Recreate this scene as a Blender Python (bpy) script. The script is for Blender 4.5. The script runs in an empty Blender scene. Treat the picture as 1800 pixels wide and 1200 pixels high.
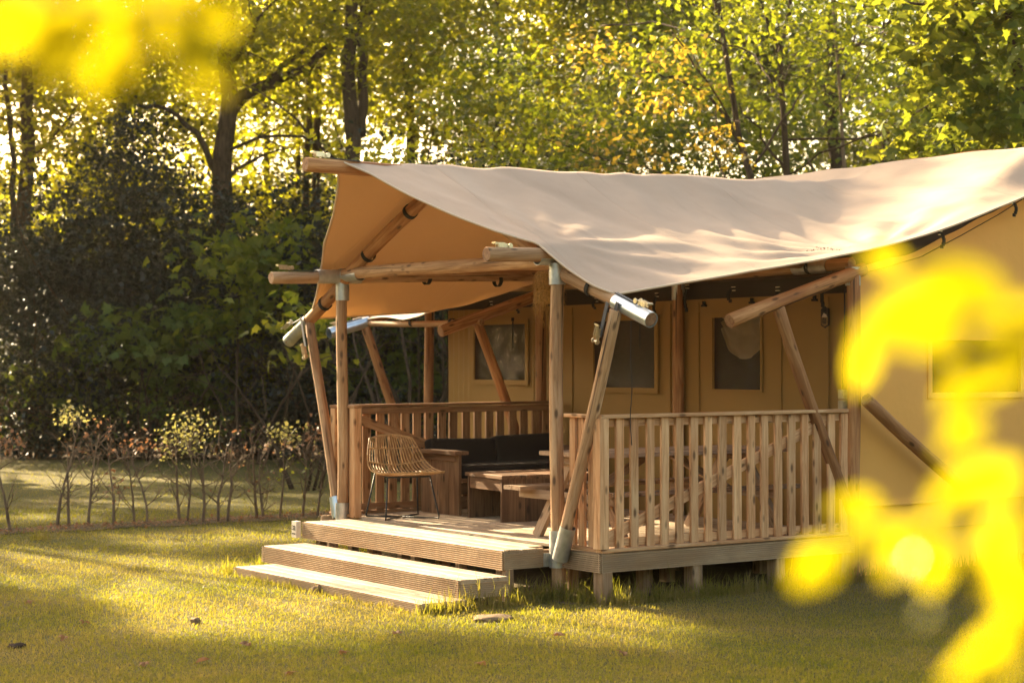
import bpy, math, random
import numpy as np
from mathutils import Vector, Matrix, Euler

S = bpy.context.scene
R = math.radians
rnd = random.Random(32)
nrs = np.random.RandomState(32)

# ------------------------------------------------------------------ camera
# world axes: x runs back along the veranda side, y runs left along its front
CAM = Vector((-8.094, -10.447, 1.735))
YAW, PITCH, FPX = R(35.0), math.atan(42.0 / 3200.0), 3200.0
FWD = Vector((math.sin(YAW), math.cos(YAW), 0))
RGT = Vector((math.cos(YAW), -math.sin(YAW), 0))
cam = bpy.data.cameras.new('camera')
cam.sensor_width = 36.0
cam.lens = 64.0
cam.clip_start = 0.05
cam.clip_end = 600
cam.dof.use_dof = True
cam.dof.focus_distance = 13.6
cam.dof.aperture_fstop = 2.7
co = bpy.data.objects.new('camera', cam)
S.collection.objects.link(co)
co.location = CAM
co.rotation_euler = (R(90) + PITCH, 0, -YAW)
S.camera = co

# ------------------------------------------------------------------ sky, sun, exposure
SUN_EL = R(26.0)
to_sun_h = (FWD * math.cos(R(41.0)) - RGT * math.sin(R(41.0))).normalized()
to_sun = Vector((to_sun_h.x * math.cos(SUN_EL), to_sun_h.y * math.cos(SUN_EL), math.sin(SUN_EL)))
W = bpy.data.worlds.new("World")
S.world = W
W.use_nodes = True
wn = W.node_tree
wn.nodes.clear()
sky = wn.nodes.new('ShaderNodeTexSky')
sky.sky_type = 'NISHITA'
sky.sun_disc = False
sky.sun_elevation = SUN_EL
sky.sun_rotation = math.atan2(to_sun.x, to_sun.y)
sky.air_density = 1.2
sky.dust_density = 4.0
sky.ozone_density = 0.3
tint = wn.nodes.new('ShaderNodeMix')
tint.data_type = 'RGBA'
tint.blend_type = 'MULTIPLY'
tint.inputs[0].default_value = 1.0
tint.inputs[7].default_value = (1.0, 0.86, 0.68, 1)
bg = wn.nodes.new('ShaderNodeBackground')
bg.inputs[1].default_value = 0.12
wo = wn.nodes.new('ShaderNodeOutputWorld')
wn.links.new(sky.outputs[0], tint.inputs[6])
wn.links.new(tint.outputs[2], bg.inputs[0])
wn.links.new(bg.outputs[0], wo.inputs[0])
sl = bpy.data.lights.new('sun', 'SUN')
sl.energy = 5.0
sl.angle = R(0.5)
sl.color = (1.0, 0.80, 0.50)
so = bpy.data.objects.new('sun', sl)
S.collection.objects.link(so)
so.location = (-20, 30, 30)
so.rotation_euler = to_sun.to_track_quat('Z', 'Y').to_euler()
S.view_settings.view_transform = 'Standard'
S.view_settings.look = 'None'
S.view_settings.gamma = 1.0
S.view_settings.exposure = 2.4
S.render.engine = 'CYCLES'
S.cycles.use_denoising = True
S.cycles.max_bounces = 8
S.cycles.diffuse_bounces = 4
S.cycles.transmission_bounces = 6
S.cycles.transparent_max_bounces = 8
S.cycles.sample_clamp_indirect = 6.0
S.cycles.caustics_reflective = False
S.cycles.caustics_refractive = False


def at(px, d, z=0.0):
    """ground point seen in photo column px at horizontal depth d from the camera"""
    p = CAM + FWD * d + RGT * ((px - 900.0) / FPX * d)
    return Vector((p.x, p.y, z))


def hz(py, d):
    """height of photo row py at depth d"""
    return CAM.z + (642.0 - py) / FPX * d


# ------------------------------------------------------------------ material helpers
def new_mat(name):
    m = bpy.data.materials.new(name)
    m.use_nodes = True
    nt = m.node_tree
    nt.nodes.clear()
    out = nt.nodes.new('ShaderNodeOutputMaterial')
    return m, nt, out


def N(nt, t, **kw):
    n = nt.nodes.new(t)
    for k, v in kw.items():
        setattr(n, k, v)
    return n


def L(nt, a, b):
    nt.links.new(a, b)


def coords(nt, scale, rand=True):
    tc = N(nt, 'ShaderNodeTexCoord')
    mp = N(nt, 'ShaderNodeMapping')
    mp.inputs['Scale'].default_value = scale
    if rand:
        oi = N(nt, 'ShaderNodeObjectInfo')
        mul = N(nt, 'ShaderNodeVectorMath', operation='SCALE')
        mul.inputs[0].default_value = (37.0, 19.0, 53.0)
        L(nt, oi.outputs['Random'], mul.inputs['Scale'])
        add = N(nt, 'ShaderNodeVectorMath', operation='ADD')
        L(nt, tc.outputs['Object'], add.inputs[0])
        L(nt, mul.outputs[0], add.inputs[1])
        L(nt, add.outputs[0], mp.inputs[0])
    else:
        L(nt, tc.outputs['Object'], mp.inputs[0])
    return mp.outputs[0]


def noise(nt, vec, scale, detail=4, rough=.55, dist=0.0):
    n = N(nt, 'ShaderNodeTexNoise')
    n.inputs['Scale'].default_value = scale
    n.inputs['Detail'].default_value = detail
    n.inputs['Roughness'].default_value = rough
    n.inputs['Distortion'].default_value = dist
    if vec is not None:
        L(nt, vec, n.inputs['Vector'])
    return n.outputs['Fac']


def ramp(nt, fac, stops):
    r = N(nt, 'ShaderNodeValToRGB')
    els = r.color_ramp.elements
    while len(els) > 1:
        els.remove(els[0])
    els[0].position = stops[0][0]
    els[0].color = (*stops[0][1], 1)
    for p, c in stops[1:]:
        e = els.new(p)
        e.color = (*c, 1)
    L(nt, fac, r.inputs[0])
    return r.outputs[0]


def mixc(nt, fac, a, b, mode='MIX'):
    m = N(nt, 'ShaderNodeMix', data_type='RGBA', blend_type=mode)
    for sock, v in ((m.inputs[0], fac), (m.inputs[6], a), (m.inputs[7], b)):
        if isinstance(v, (int, float)):
            sock.default_value = v
        elif isinstance(v, tuple):
            sock.default_value = (*v, 1)
        else:
            L(nt, v, sock)
    return m.outputs[2]


def bump(nt, h, strength, dist=.01, prev=None):
    b = N(nt, 'ShaderNodeBump')
    b.inputs['Strength'].default_value = strength
    b.inputs['Distance'].default_value = dist
    L(nt, h, b.inputs['Height'])
    if prev is not None:
        L(nt, prev, b.inputs['Normal'])
    return b.outputs[0]


def vary(nt, col, lo=.8, hi=1.15):
    oi = N(nt, 'ShaderNodeObjectInfo')
    mr = N(nt, 'ShaderNodeMapRange')
    mr.inputs['To Min'].default_value = lo
    mr.inputs['To Max'].default_value = hi
    L(nt, oi.outputs['Random'], mr.inputs['Value'])
    h = N(nt, 'ShaderNodeHueSaturation')
    L(nt, mr.outputs[0], h.inputs['Value'])
    L(nt, col, h.inputs['Color'])
    return h.outputs[0]


def pbsdf(nt, out, col, rough=.7, normal=None, metal=0.0, spec=.35):
    p = N(nt, 'ShaderNodeBsdfPrincipled')
    if isinstance(col, tuple):
        p.inputs['Base Color'].default_value = (*col, 1)
    else:
        L(nt, col, p.inputs['Base Color'])
    if isinstance(rough, (int, float)):
        p.inputs['Roughness'].default_value = rough
    else:
        L(nt, rough, p.inputs['Roughness'])
    p.inputs['Metallic'].default_value = metal
    p.inputs['Specular IOR Level'].default_value = spec
    if normal is not None:
        L(nt, normal, p.inputs['Normal'])
    L(nt, p.outputs[0], out.inputs[0])
    return p


def wood(name, dark, mid, light, knots=True, cracks=0.0, rough=.7, lo=.8, hi=1.15, stain=None):
    m, nt, out = new_mat(name)
    v = coords(nt, (1.1, 17, 17))
    g = noise(nt, v, 1.6, 6, .6, 1.2)
    col = ramp(nt, g, [(.28, dark), (.47, mid), (.62, light), (.8, mid)])
    v2 = coords(nt, (.7, 2.2, 2.2))
    big = noise(nt, v2, 2.0, 3)
    col = mixc(nt, ramp(nt, big, [(.35, (0, 0, 0)), (.7, (.55, .55, .55))]), col, mid, 'MULTIPLY')
    if stain:
        col = mixc(nt, ramp(nt, noise(nt, coords(nt, (2.0, 3, 3)), 3.2, 6, .65), [(.42, (0, 0, 0)), (.68, (.75, .75, .75))]), col, stain)
    h = g
    if knots:
        vk = N(nt, 'ShaderNodeTexVoronoi')
        vk.inputs['Scale'].default_value = 1.0
        L(nt, coords(nt, (5.0, 13, 13)), vk.inputs['Vector'])
        kf = ramp(nt, vk.outputs['Distance'], [(.11, (.92, .92, .92)), (.24, (0, 0, 0))])
        col = mixc(nt, kf, col, tuple(c * .4 for c in dark))
    if cracks:
        vc = coords(nt, (.55, 26, 26))
        c1 = noise(nt, vc, 1.0, 3, .5, .4)
        cf = ramp(nt, c1, [(.31, (1, 1, 1)), (.36, (0, 0, 0))])
        col = mixc(nt, cf, col, tuple(c * .3 for c in dark))
    col = vary(nt, col, lo, hi)
    nrm = bump(nt, h, .35, .004)
    pbsdf(nt, out, col, rough, nrm)
    return m


M = {}
M['log'] = wood('round_timber', (.21, .085, .030), (.40, .19, .072), (.52, .28, .12), cracks=1)
M['log_grey'] = wood('weathered_round_timber', (.22, .115, .055), (.42, .245, .12), (.54, .35, .2), cracks=1)
M['log_end'] = wood('timber_end_grain', (.16, .08, .04), (.30, .16, .085), (.40, .24, .13), knots=False)
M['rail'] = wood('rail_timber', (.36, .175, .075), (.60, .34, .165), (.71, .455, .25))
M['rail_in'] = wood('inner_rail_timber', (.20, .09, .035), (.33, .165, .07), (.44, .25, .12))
M['furn'] = wood('furniture_timber', (.11, .05, .022), (.19, .095, .043), (.27, .145, .07), lo=.75, hi=1.25)
M['grey_table'] = wood('greyed_table_timber', (.20, .12, .07), (.33, .22, .14), (.42, .30, .2))
M['deck'] = wood('weathered_deck_timber', (.30, .215, .14), (.50, .385, .27), (.62, .50, .38), rough=.62, stain=(.24, .17, .115))
M['fascia'] = wood('grooved_board_timber', (.46, .32, .195), (.58, .415, .26), (.64, .48, .32), knots=False, rough=.7, stain=(.40, .28, .18))
M['stilt'] = wood('stilt_timber', (.20, .12, .065), (.36, .23, .13), (.46, .32, .2), rough=.85)


def canvas(name, col, trans, tfac, stain=.0, weave=True, inner=None, seams=False):
    m, nt, out = new_mat(name)
    v = coords(nt, (1, 1, 1), False)
    big = noise(nt, v, .9, 5, .6)
    c = mixc(nt, ramp(nt, big, [(.3, (0, 0, 0)), (.75, (1, 1, 1))]), tuple(x * (1 - stain) for x in col), col)
    st = N(nt, 'ShaderNodeMapping')
    st.inputs['Scale'].default_value = (6, .8, 2)
    st.inputs['Rotation'].default_value = (0, 0, .5)
    L(nt, v, st.inputs[0])
    streak = noise(nt, st.outputs[0], 2.2, 5, .6)
    c = mixc(nt, ramp(nt, streak, [(.25, (.55, .55, .55)), (.42, (0, 0, 0))]), c, tuple(x * (1 - stain * 1.6) for x in col))
    hn = noise(nt, v, 5.0, 3, .5)
    nrm = bump(nt, hn, .25, .03)
    if weave:
        nrm = bump(nt, noise(nt, v, 420, 1), .12, .002, nrm)
    if seams:
        sx = N(nt, 'ShaderNodeSeparateXYZ')
        L(nt, v, sx.inputs[0])
        md = N(nt, 'ShaderNodeMath', operation='PINGPONG')
        L(nt, sx.outputs[0], md.inputs[0])
        md.inputs[1].default_value = .74
        sf = ramp(nt, md.outputs[0], [(.012, (1, 1, 1)), (.016, (0, 0, 0))])
        nrm = bump(nt, sf, .8, .006, nrm)
        c = mixc(nt, sf, c, tuple(x * .86 for x in col))
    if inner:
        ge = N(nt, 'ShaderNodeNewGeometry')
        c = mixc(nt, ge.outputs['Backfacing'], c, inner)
    d = N(nt, 'ShaderNodeBsdfPrincipled')
    L(nt, c, d.inputs['Base Color'])
    d.inputs['Roughness'].default_value = .62
    d.inputs['Specular IOR Level'].default_value = .3
    L(nt, nrm, d.inputs['Normal'])
    t = N(nt, 'ShaderNodeBsdfTranslucent')
    t.inputs[0].default_value = (*trans, 1)
    L(nt, nrm, t.inputs['Normal'])
    mx = N(nt, 'ShaderNodeMixShader')
    mx.inputs[0].default_value = tfac
    L(nt, d.outputs[0], mx.inputs[1])
    L(nt, t.outputs[0], mx.inputs[2])
    L(nt, mx.outputs[0], out.inputs[0])
    return m


M['fly'] = canvas('roof_canvas', (.465, .345, .255), (.80, .36, .10), .08, .2, seams=True, inner=(.40, .245, .125))  # inner: shade of the underside put into a browner back colour
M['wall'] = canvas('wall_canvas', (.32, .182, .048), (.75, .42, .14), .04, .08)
M['gable'] = canvas('gable_canvas_glow', (.88, .455, .115), (.8, .42, .12), .06, .1)  # brighter than the front wall cloth; light glowing through put into its colour
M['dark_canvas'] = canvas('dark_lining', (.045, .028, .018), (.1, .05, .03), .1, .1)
M['hem'] = canvas('hem_webbing', (.66, .52, .38), (.6, .4, .2), .15, .1)


def plain(name, col, rough=.6, metal=0.0, nscale=30, amp=.25, bmp=.1, spec=.4):
    m, nt, out = new_mat(name)
    v = coords(nt, (1, 1, 1))
    n = noise(nt, v, nscale, 4)
    c = mixc(nt, ramp(nt, n, [(.3, (0, 0, 0)), (.7, (1, 1, 1))]), tuple(x * (1 - amp) for x in col), tuple(min(1, x * (1 + amp)) for x in col))
    pbsdf(nt, out, c, rough, bump(nt, n, bmp, .003), metal, spec)
    return m


M['zinc'] = plain('galvanised_steel', (.46, .46, .44), .42, .75, 9, .3, .06)
M['zinc_blue'] = plain('bare_aluminium_tube', (.50, .56, .62), .3, .85, 7, .2, .05)
M['buckle'] = plain('brassy_buckle_steel', (.72, .62, .44), .3, .9, 40, .2)
M['strap'] = plain('black_webbing', (.012, .011, .010), .8, 0, 200, .3)
M['strap_grey'] = plain('grey_webbing', (.08, .08, .085), .8, 0, 200, .3)
M['black_steel'] = plain('black_powder_coat', (.012, .012, .013), .45, 0, 80, .2)
M['cushion'] = plain('black_cushion_cloth', (.016, .0105, .008), .95, 0, 300, .3, .2)
M['rattan'] = plain('rattan_cane', (.48, .27, .105), .5, 0, 25, .35)
M['raffia'] = plain('raffia', (.42, .24, .07), .8, 0, 60, .45)
M['white_paint'] = plain('painted_number_block', (.62, .55, .45), .7, 0, 20, .12)
M['ink'] = plain('black_ink', (.012, .011, .010), .6)
M['badge'] = plain('badge_print', (.03, .018, .012), .6)
M['badge_pale'] = plain('badge_pale_print', (.5, .42, .33), .6)
M['badge_base'] = plain('badge_backing', (.22, .13, .05), .7)
M['plug'] = plain('grey_beige_plastic', (.42, .33, .2), .5)
M['screw'] = plain('dark_screw', (.03, .025, .02), .5, .6)
M['mound'] = plain('dry_soil', (.20, .125, .065), .95, 0, 40, .5, .8)
M['curtain'] = canvas('curtain_cloth', (.75, .58, .40), (.6, .42, .25), .2, .15)


def pane_mat():
    m, nt, out = new_mat('clear_vinyl_pane')
    v = coords(nt, (1, 1, 1), False)
    w = noise(nt, v, 7, 5, .6, 1.5)
    w2 = noise(nt, v, 26, 3, .6, .8)
    nrm = bump(nt, w, .5, .05)
    nrm = bump(nt, w2, .35, .012, nrm)
    g = N(nt, 'ShaderNodeBsdfGlossy')
    g.inputs[0].default_value = (.9, .88, .84, 1)
    g.inputs['Roughness'].default_value = .07
    L(nt, nrm, g.inputs['Normal'])
    t = N(nt, 'ShaderNodeBsdfTransparent')
    t.inputs[0].default_value = (.72, .69, .63, 1)
    fr = N(nt, 'ShaderNodeFresnel')
    fr.inputs[0].default_value = 1.5
    L(nt, nrm, fr.inputs['Normal'])
    mul = N(nt, 'ShaderNodeMath', operation='MULTIPLY_ADD')
    L(nt, fr.outputs[0], mul.inputs[0])
    mul.inputs[1].default_value = .6
    mul.inputs[2].default_value = .012
    mx = N(nt, 'ShaderNodeMixShader')
    L(nt, mul.outputs[0], mx.inputs[0])
    L(nt, t.outputs[0], mx.inputs[1])
    L(nt, g.outputs[0], mx.inputs[2])
    L(nt, mx.outputs[0], out.inputs[0])
    return m


M['pane'] = pane_mat()


def leaf_mat(name, cols, trans, tfac=.45, rough=.45, spec=.3, scale=1.3):
    """cols: two diffuse colours mixed from clump to clump; trans: colours of light passing through"""
    m, nt, out = new_mat(name)
    g = N(nt, 'ShaderNodeNewGeometry')
    n = noise(nt, g.outputs['Position'], scale, 3, .6)
    n2 = noise(nt, g.outputs['Position'], 14.0, 2, .5)
    mixn = N(nt, 'ShaderNodeMath', operation='ADD')
    L(nt, n, mixn.inputs[0])
    mm = N(nt, 'ShaderNodeMath', operation='MULTIPLY_ADD')
    L(nt, n2, mm.inputs[0])
    mm.inputs[1].default_value = .7
    mm.inputs[2].default_value = -.35
    L(nt, mm.outputs[0], mixn.inputs[1])
    f = ramp(nt, mixn.outputs[0], [(.32, (0, 0, 0)), (.68, (1, 1, 1))])
    c = mixc(nt, f, cols[0], cols[1])
    tc = mixc(nt, f, trans[0], trans[1])
    p = N(nt, 'ShaderNodeBsdfPrincipled')
    L(nt, c, p.inputs['Base Color'])
    p.inputs['Roughness'].default_value = rough
    p.inputs['Specular IOR Level'].default_value = spec
    t = N(nt, 'ShaderNodeBsdfTranslucent')
    L(nt, tc, t.inputs[0])
    mx = N(nt, 'ShaderNodeMixShader')
    mx.inputs[0].default_value = tfac
    L(nt, p.outputs[0], mx.inputs[1])
    L(nt, t.outputs[0], mx.inputs[2])
    L(nt, mx.outputs[0], out.inputs[0])
    return m


LF = {}
LF['beech'] = leaf_mat('spring_leaf', ((.04, .06, .010), (.085, .095, .016)), ((.30, .33, .012), (.66, .60, .02)), .52)
LF['wood'] = leaf_mat('far_wood_leaf', ((.025, .04, .010), (.05, .06, .014)), ((.10, .12, .012), (.26, .24, .02)), .35)
LF['green'] = leaf_mat('mid_green_leaf', ((.028, .05, .010), (.06, .08, .016)), ((.19, .25, .012), (.46, .46, .02)), .45)
LF['oak'] = leaf_mat('young_bronze_leaf', ((.09, .085, .018), (.15, .11, .022)), ((.42, .32, .03), (.62, .40, .04)), .45)
LF['holly'] = leaf_mat('holly_leaf', ((.009, .016, .014), (.020, .029, .022)), ((.03, .04, .008), (.06, .06, .012)), .14, .5, .4)
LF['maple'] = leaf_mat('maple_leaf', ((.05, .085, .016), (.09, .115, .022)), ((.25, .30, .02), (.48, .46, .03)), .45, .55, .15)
LF['maple_shade'] = leaf_mat('shaded_maple_leaf', ((.055, .095, .024), (.09, .125, .032)), ((.16, .22, .025), (.32, .34, .035)), .35, .55, .15)  # maple leaf copy with shade put into its duller see-through colour
LF['dry'] = leaf_mat('dry_beech_leaf', ((.17, .085, .042), (.30, .16, .08)), ((.30, .14, .06), (.45, .21, .09)), .35, .6)
LF['new'] = leaf_mat('new_hedge_leaf', ((.16, .15, .055), (.23, .20, .09)), ((.34, .32, .08), (.46, .40, .12)), .42, .6)
LF['blossom'] = leaf_mat('white_blossom', ((.42, .40, .30), (.5, .46, .34)), ((.4, .38, .25), (.5, .45, .3)), .3, .8)
LF['glint'] = leaf_mat('glossy_front_leaf', ((.14, .15, .004), (.18, .18, .005)), ((.40, .315, .002), (.58, .47, .003)), .3, .22, .9, 6.0)
LF['front'] = leaf_mat('sunlit_front_leaf', ((.14, .15, .004), (.18, .18, .005)), ((.33, .275, .002), (.50, .42, .003)), .66, .5, .15, 6.0)


def bark(name, dark, light):
    m, nt, out = new_mat(name)
    v = coords(nt, (9, 9, 1.6))
    n = noise(nt, v, 2.2, 6, .65, .5)
    c = ramp(nt, n, [(.3, dark), (.68, light)])
    pbsdf(nt, out, c, .9, bump(nt, n, .7, .03), 0, .15)
    return m


M['bark'] = bark('grey_brown_bark', (.028, .018, .011), (.10, .066, .043))
M['bark_pale'] = bark('pale_bark', (.10, .07, .045), (.24, .17, .115))
M['bark_dark'] = bark('dark_bark', (.022, .014, .010), (.085, .055, .038))
M['twig'] = bark('twig_bark', (.085, .058, .038), (.25, .175, .115))


def ground_mat(name, cols, scale=3.0, b=.5):
    m, nt, out = new_mat(name)
    v = coords(nt, (1, 1, 1), False)
    n1 = noise(nt, v, scale * .22, 5, .6)
    n2 = noise(nt, v, scale * 9, 5, .7)
    c = ramp(nt, n1, [(.32, cols[0]), (.52, cols[1]), (.7, cols[2])])
    c = mixc(nt, ramp(nt, n2, [(.3, (.7, .7, .7)), (.65, (0, 0, 0))]), c, cols[3])
    pbsdf(nt, out, c, .95, bump(nt, n2, b, .03), 0, .1)
    return m


M['lawn'] = ground_mat('lawn_turf', ((.10, .095, .028), (.14, .12, .040), (.19, .145, .065), (.06, .05, .02)))
M['forest_floor'] = ground_mat('forest_litter', ((.07, .042, .022), (.10, .06, .03), (.05, .04, .018), (.03, .02, .012)))
M['soil'] = ground_mat('bare_soil', ((.11, .085, .045), (.16, .115, .065), (.12, .10, .045), (.06, .045, .025)), 5)


def grass_mat():
    m, nt, out = new_mat('grass_blade')
    g = N(nt, 'ShaderNodeNewGeometry')
    n = noise(nt, g.outputs['Position'], .55, 6, .72)
    n2 = noise(nt, g.outputs['Position'], 60.0, 1)
    a = N(nt, 'ShaderNodeMath', operation='MULTIPLY_ADD')
    L(nt, n2, a.inputs[0])
    a.inputs[1].default_value = .6
    a.inputs[2].default_value = -.32
    s = N(nt, 'ShaderNodeMath', operation='ADD')
    L(nt, n, s.inputs[0])
    L(nt, a.outputs[0], s.inputs[1])
    c = ramp(nt, s.outputs[0], [(.22, (.05, .065, .014)), (.40, (.11, .098, .026)), (.56, (.20, .145, .058)), (.76, (.31, .215, .105))])
    tc = ramp(nt, s.outputs[0], [(.22, (.20, .26, .012)), (.42, (.42, .40, .02)), (.64, (.50, .39, .06)), (.84, (.50, .37, .12))])
    d = N(nt, 'ShaderNodeBsdfPrincipled')
    L(nt, c, d.inputs['Base Color'])
    d.inputs['Roughness'].default_value = .55
    d.inputs['Specular IOR Level'].default_value = .25
    t = N(nt, 'ShaderNodeBsdfTranslucent')
    L(nt, tc, t.inputs[0])
    mx = N(nt, 'ShaderNodeMixShader')
    mx.inputs[0].default_value = .45
    L(nt, d.outputs[0], mx.inputs[1])
    L(nt, t.outputs[0], mx.inputs[2])
    L(nt, mx.outputs[0], out.inputs[0])
    return m


M['grass'] = grass_mat()

# ------------------------------------------------------------------ object helpers
COL = S.collection


def place(o, parent):
    if parent is not None:
        o.parent = parent
        o.matrix_parent_inverse = wmat(parent).inverted()


def wmat(o):
    return o['_w'] if False else WM[o.name]


WM = {}


def obj(name, me, mat=None, parent=None, matrix=None, mats=None):
    o = bpy.data.objects.new(name, me)
    COL.objects.link(o)
    if me is not None and len(me.materials) == 0:
        for x in (mats or ([mat] if mat else [])):
            me.materials.append(x)
    m = matrix if matrix is not None else Matrix.Identity(4)
    WM[o.name] = m.copy()
    if parent is not None:
        o.parent = parent
        o.matrix_local = WM[parent.name].inverted() @ m
    else:
        o.matrix_local = m
    return o


def thing(name, label, cat, loc=(0, 0, 0), group=None):
    o = obj(name, None, matrix=Matrix.Translation(loc))
    o.empty_display_size = .2
    return tag(o, label, cat, group)


def tag(o, label, cat=None, group=None):
    o['label'] = label
    if cat:
        o['category'] = cat
    if group:
        o['group'] = group
    return o


def kind(o, k):
    o['kind'] = k
    return o


def mesh(name, verts, faces, smooth=False):
    me = bpy.data.meshes.new(name)
    me.from_pydata([tuple(v) for v in verts], [], faces)
    me.validate()
    if smooth:
        me.polygons.foreach_set('use_smooth', [True] * len(me.polygons))
    return me


def mesh_np(name, verts, faces, smooth=False):
    """verts (n,3) and faces (m,k) arrays"""
    me = bpy.data.meshes.new(name)
    verts = np.asarray(verts, np.float32)
    faces = np.asarray(faces, np.int32)
    m, k = faces.shape
    me.vertices.add(len(verts))
    me.vertices.foreach_set('co', verts.ravel())
    me.loops.add(m * k)
    me.loops.foreach_set('vertex_index', faces.ravel())
    me.polygons.add(m)
    me.polygons.foreach_set('loop_start', np.arange(m, dtype=np.int32) * k)
    if smooth:
        me.polygons.foreach_set('use_smooth', np.ones(m, bool))
    me.update(calc_edges=True)
    return me


def axis_matrix(p0, p1, up=(0, 0, 1)):
    p0, p1, up = Vector(p0), Vector(p1), Vector(up)
    x = (p1 - p0).normalized()
    y = up.cross(x)
    if y.length < 1e-4:
        y = Vector((0, 1, 0)).cross(x)
    y.normalize()
    z = x.cross(y)
    return Matrix(((x.x, y.x, z.x, p0.x), (x.y, y.y, z.y, p0.y), (x.z, y.z, z.z, p0.z), (0, 0, 0, 1)))


_bc = {}


def board_mesh(l, w, t, b=.003):
    k = (round(l, 3), round(w, 3), round(t, 3), b)
    if k in _bc:
        return _bc[k]
    hw, ht = w / 2, t / 2
    prof = [(-hw + b, -ht), (hw - b, -ht), (hw, -ht + b), (hw, ht - b), (hw - b, ht), (-hw + b, ht), (-hw, ht - b), (-hw, -ht + b)]
    v = [(0, y, z) for y, z in prof] + [(l, y, z) for y, z in prof]
    f = [(i, (i + 1) % 8, 8 + (i + 1) % 8, 8 + i) for i in range(8)] + [tuple(range(7, -1, -1)), tuple(range(8, 16))]
    _bc[k] = mesh('board', v, f)
    return _bc[k]


def board(name, p0, p1, w, t, mat, parent=None, up=(0, 0, 1), b=.003):
    """plank from p0 to p1; t is its size along up, w across"""
    l = (Vector(p1) - Vector(p0)).length
    me = board_mesh(l, w, t, b)
    if len(me.materials) and me.materials[0] != mat:
        me = me.copy()
        me.materials.clear()
    return obj(name, me, mat, parent, axis_matrix(p0, p1, up))


def tube_data(pts, radii, ns=8, caps=True, v0=0):
    pts = [Vector(p) for p in pts]
    n = len(pts)
    V, Fc = [], []
    ref = None
    for i in range(n):
        t = (pts[min(i + 1, n - 1)] - pts[max(i - 1, 0)]).normalized()
        if ref is None:
            ref = Vector((0, 0, 1)) if abs(t.z) < .9 else Vector((1, 0, 0))
        a = (ref - t * ref.dot(t)).normalized()
        ref = a
        b = t.cross(a)
        r = radii[i] if isinstance(radii, (list, tuple)) else radii
        for j in range(ns):
            an = 2 * math.pi * j / ns
            V.append(pts[i] + (a * math.cos(an) + b * math.sin(an)) * r)
    for i in range(n - 1):
        for j in range(ns):
            k = (j + 1) % ns
            Fc.append((v0 + i * ns + j, v0 + i * ns + k, v0 + (i + 1) * ns + k, v0 + (i + 1) * ns + j))
    if caps:
        Fc.append(tuple(v0 + j for j in range(ns - 1, -1, -1)))
        Fc.append(tuple(v0 + (n - 1) * ns + j for j in range(ns)))
    return V, Fc


def tube(name, pts, r, mat, parent=None, ns=8, smooth=True):
    V, Fc = tube_data(pts, r, ns)
    me = mesh(name, V, Fc, smooth)
    for p in me.polygons[-2:]:
        p.use_smooth = False
    return obj(name, me, mat, parent)


class MB:
    """collects several shapes into one mesh"""

    def __init__(s):
        s.v, s.f = [], []

    def tube(s, pts, r, ns=6, caps=True):
        V, Fc = tube_data(pts, r, ns, caps, len(s.v))
        s.v += V
        s.f += Fc

    def box(s, c, d, m=None):
        k = len(s.v)
        c, d = Vector(c), Vector(d) / 2
        for x in (-1, 1):
            for y in (-1, 1):
                for z in (-1, 1):
                    p = Vector((x * d.x, y * d.y, z * d.z))
                    if m is not None:
                        p = m @ p
                    s.v.append(c + p)
        s.f += [tuple(k + i for i in q) for q in ((0, 1, 3, 2), (4, 6, 7, 5), (0, 4, 5, 1), (2, 3, 7, 6), (0, 2, 6, 4), (1, 5, 7, 3))]

    def poly(s, pts):
        k = len(s.v)
        s.v += [Vector(p) for p in pts]
        s.f.append(tuple(range(k, k + len(pts))))

    def build(s, name, mat, parent=None, smooth=False, matrix=None):
        return obj(name, mesh(name, s.v, s.f, smooth), mat, parent, matrix)


def log(name, p0, p1, r, parent, mat=None, r1=None, seed=None, ns=14):
    """a round timber with a slightly uneven skin; its own x axis runs along it"""
    p0, p1 = Vector(p0), Vector(p1)
    l = (p1 - p0).length
    rr = random.Random(seed if seed is not None else int(l * 1000 + p0.x * 77 + p0.y * 991))
    n = max(3, int(l / .16))
    r1 = r if r1 is None else r1
    V, Fc = [], []
    ph = [rr.uniform(0, 6.28) for _ in range(4)]
    for i in range(n + 1):
        u = i / n
        cr = (r + (r1 - r) * u)
        oy = .004 * math.sin(u * 5 + ph[0]) * l
        oz = .004 * math.sin(u * 4 + ph[1]) * l
        for j in range(ns):
            a = 2 * math.pi * j / ns
            q = cr * (1 + .025 * math.sin(2 * a + ph[2] + u * 3) + .018 * rr.uniform(-1, 1))
            V.append((u * l, oy + q * math.cos(a), oz + q * math.sin(a)))
    for i in range(n):
        for j in range(ns):
            k = (j + 1) % ns
            Fc.append((i * ns + j, i * ns + k, (i + 1) * ns + k, (i + 1) * ns + j))
    c0 = len(V)
    # chamfered ends
    for i, dx in ((0, -.006), (n, .006)):
        base = len(V)
        for j in range(ns):
            x, y, z = V[i * ns + j]
            V.append((x + dx, y * .9, z * .9))
        for j in range(ns):
            k = (j + 1) % ns
            q = (i * ns + j, base + j, base + k, i * ns + k) if i == 0 else (i * ns + j, i * ns + k, base + k, base + j)
            Fc.append(q)
        Fc.append(tuple(base + j for j in (range(ns - 1, -1, -1) if i == 0 else range(ns))))
    me = mesh(name, V, Fc, True)
    me.materials.append(mat or M['log'])
    me.materials.append(M['log_end'])
    for p in me.polygons:
        if len(p.vertices) == ns:
            p.material_index = 1
            p.use_smooth = False
    return obj(name, me, None, parent, axis_matrix(p0, p1))


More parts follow.
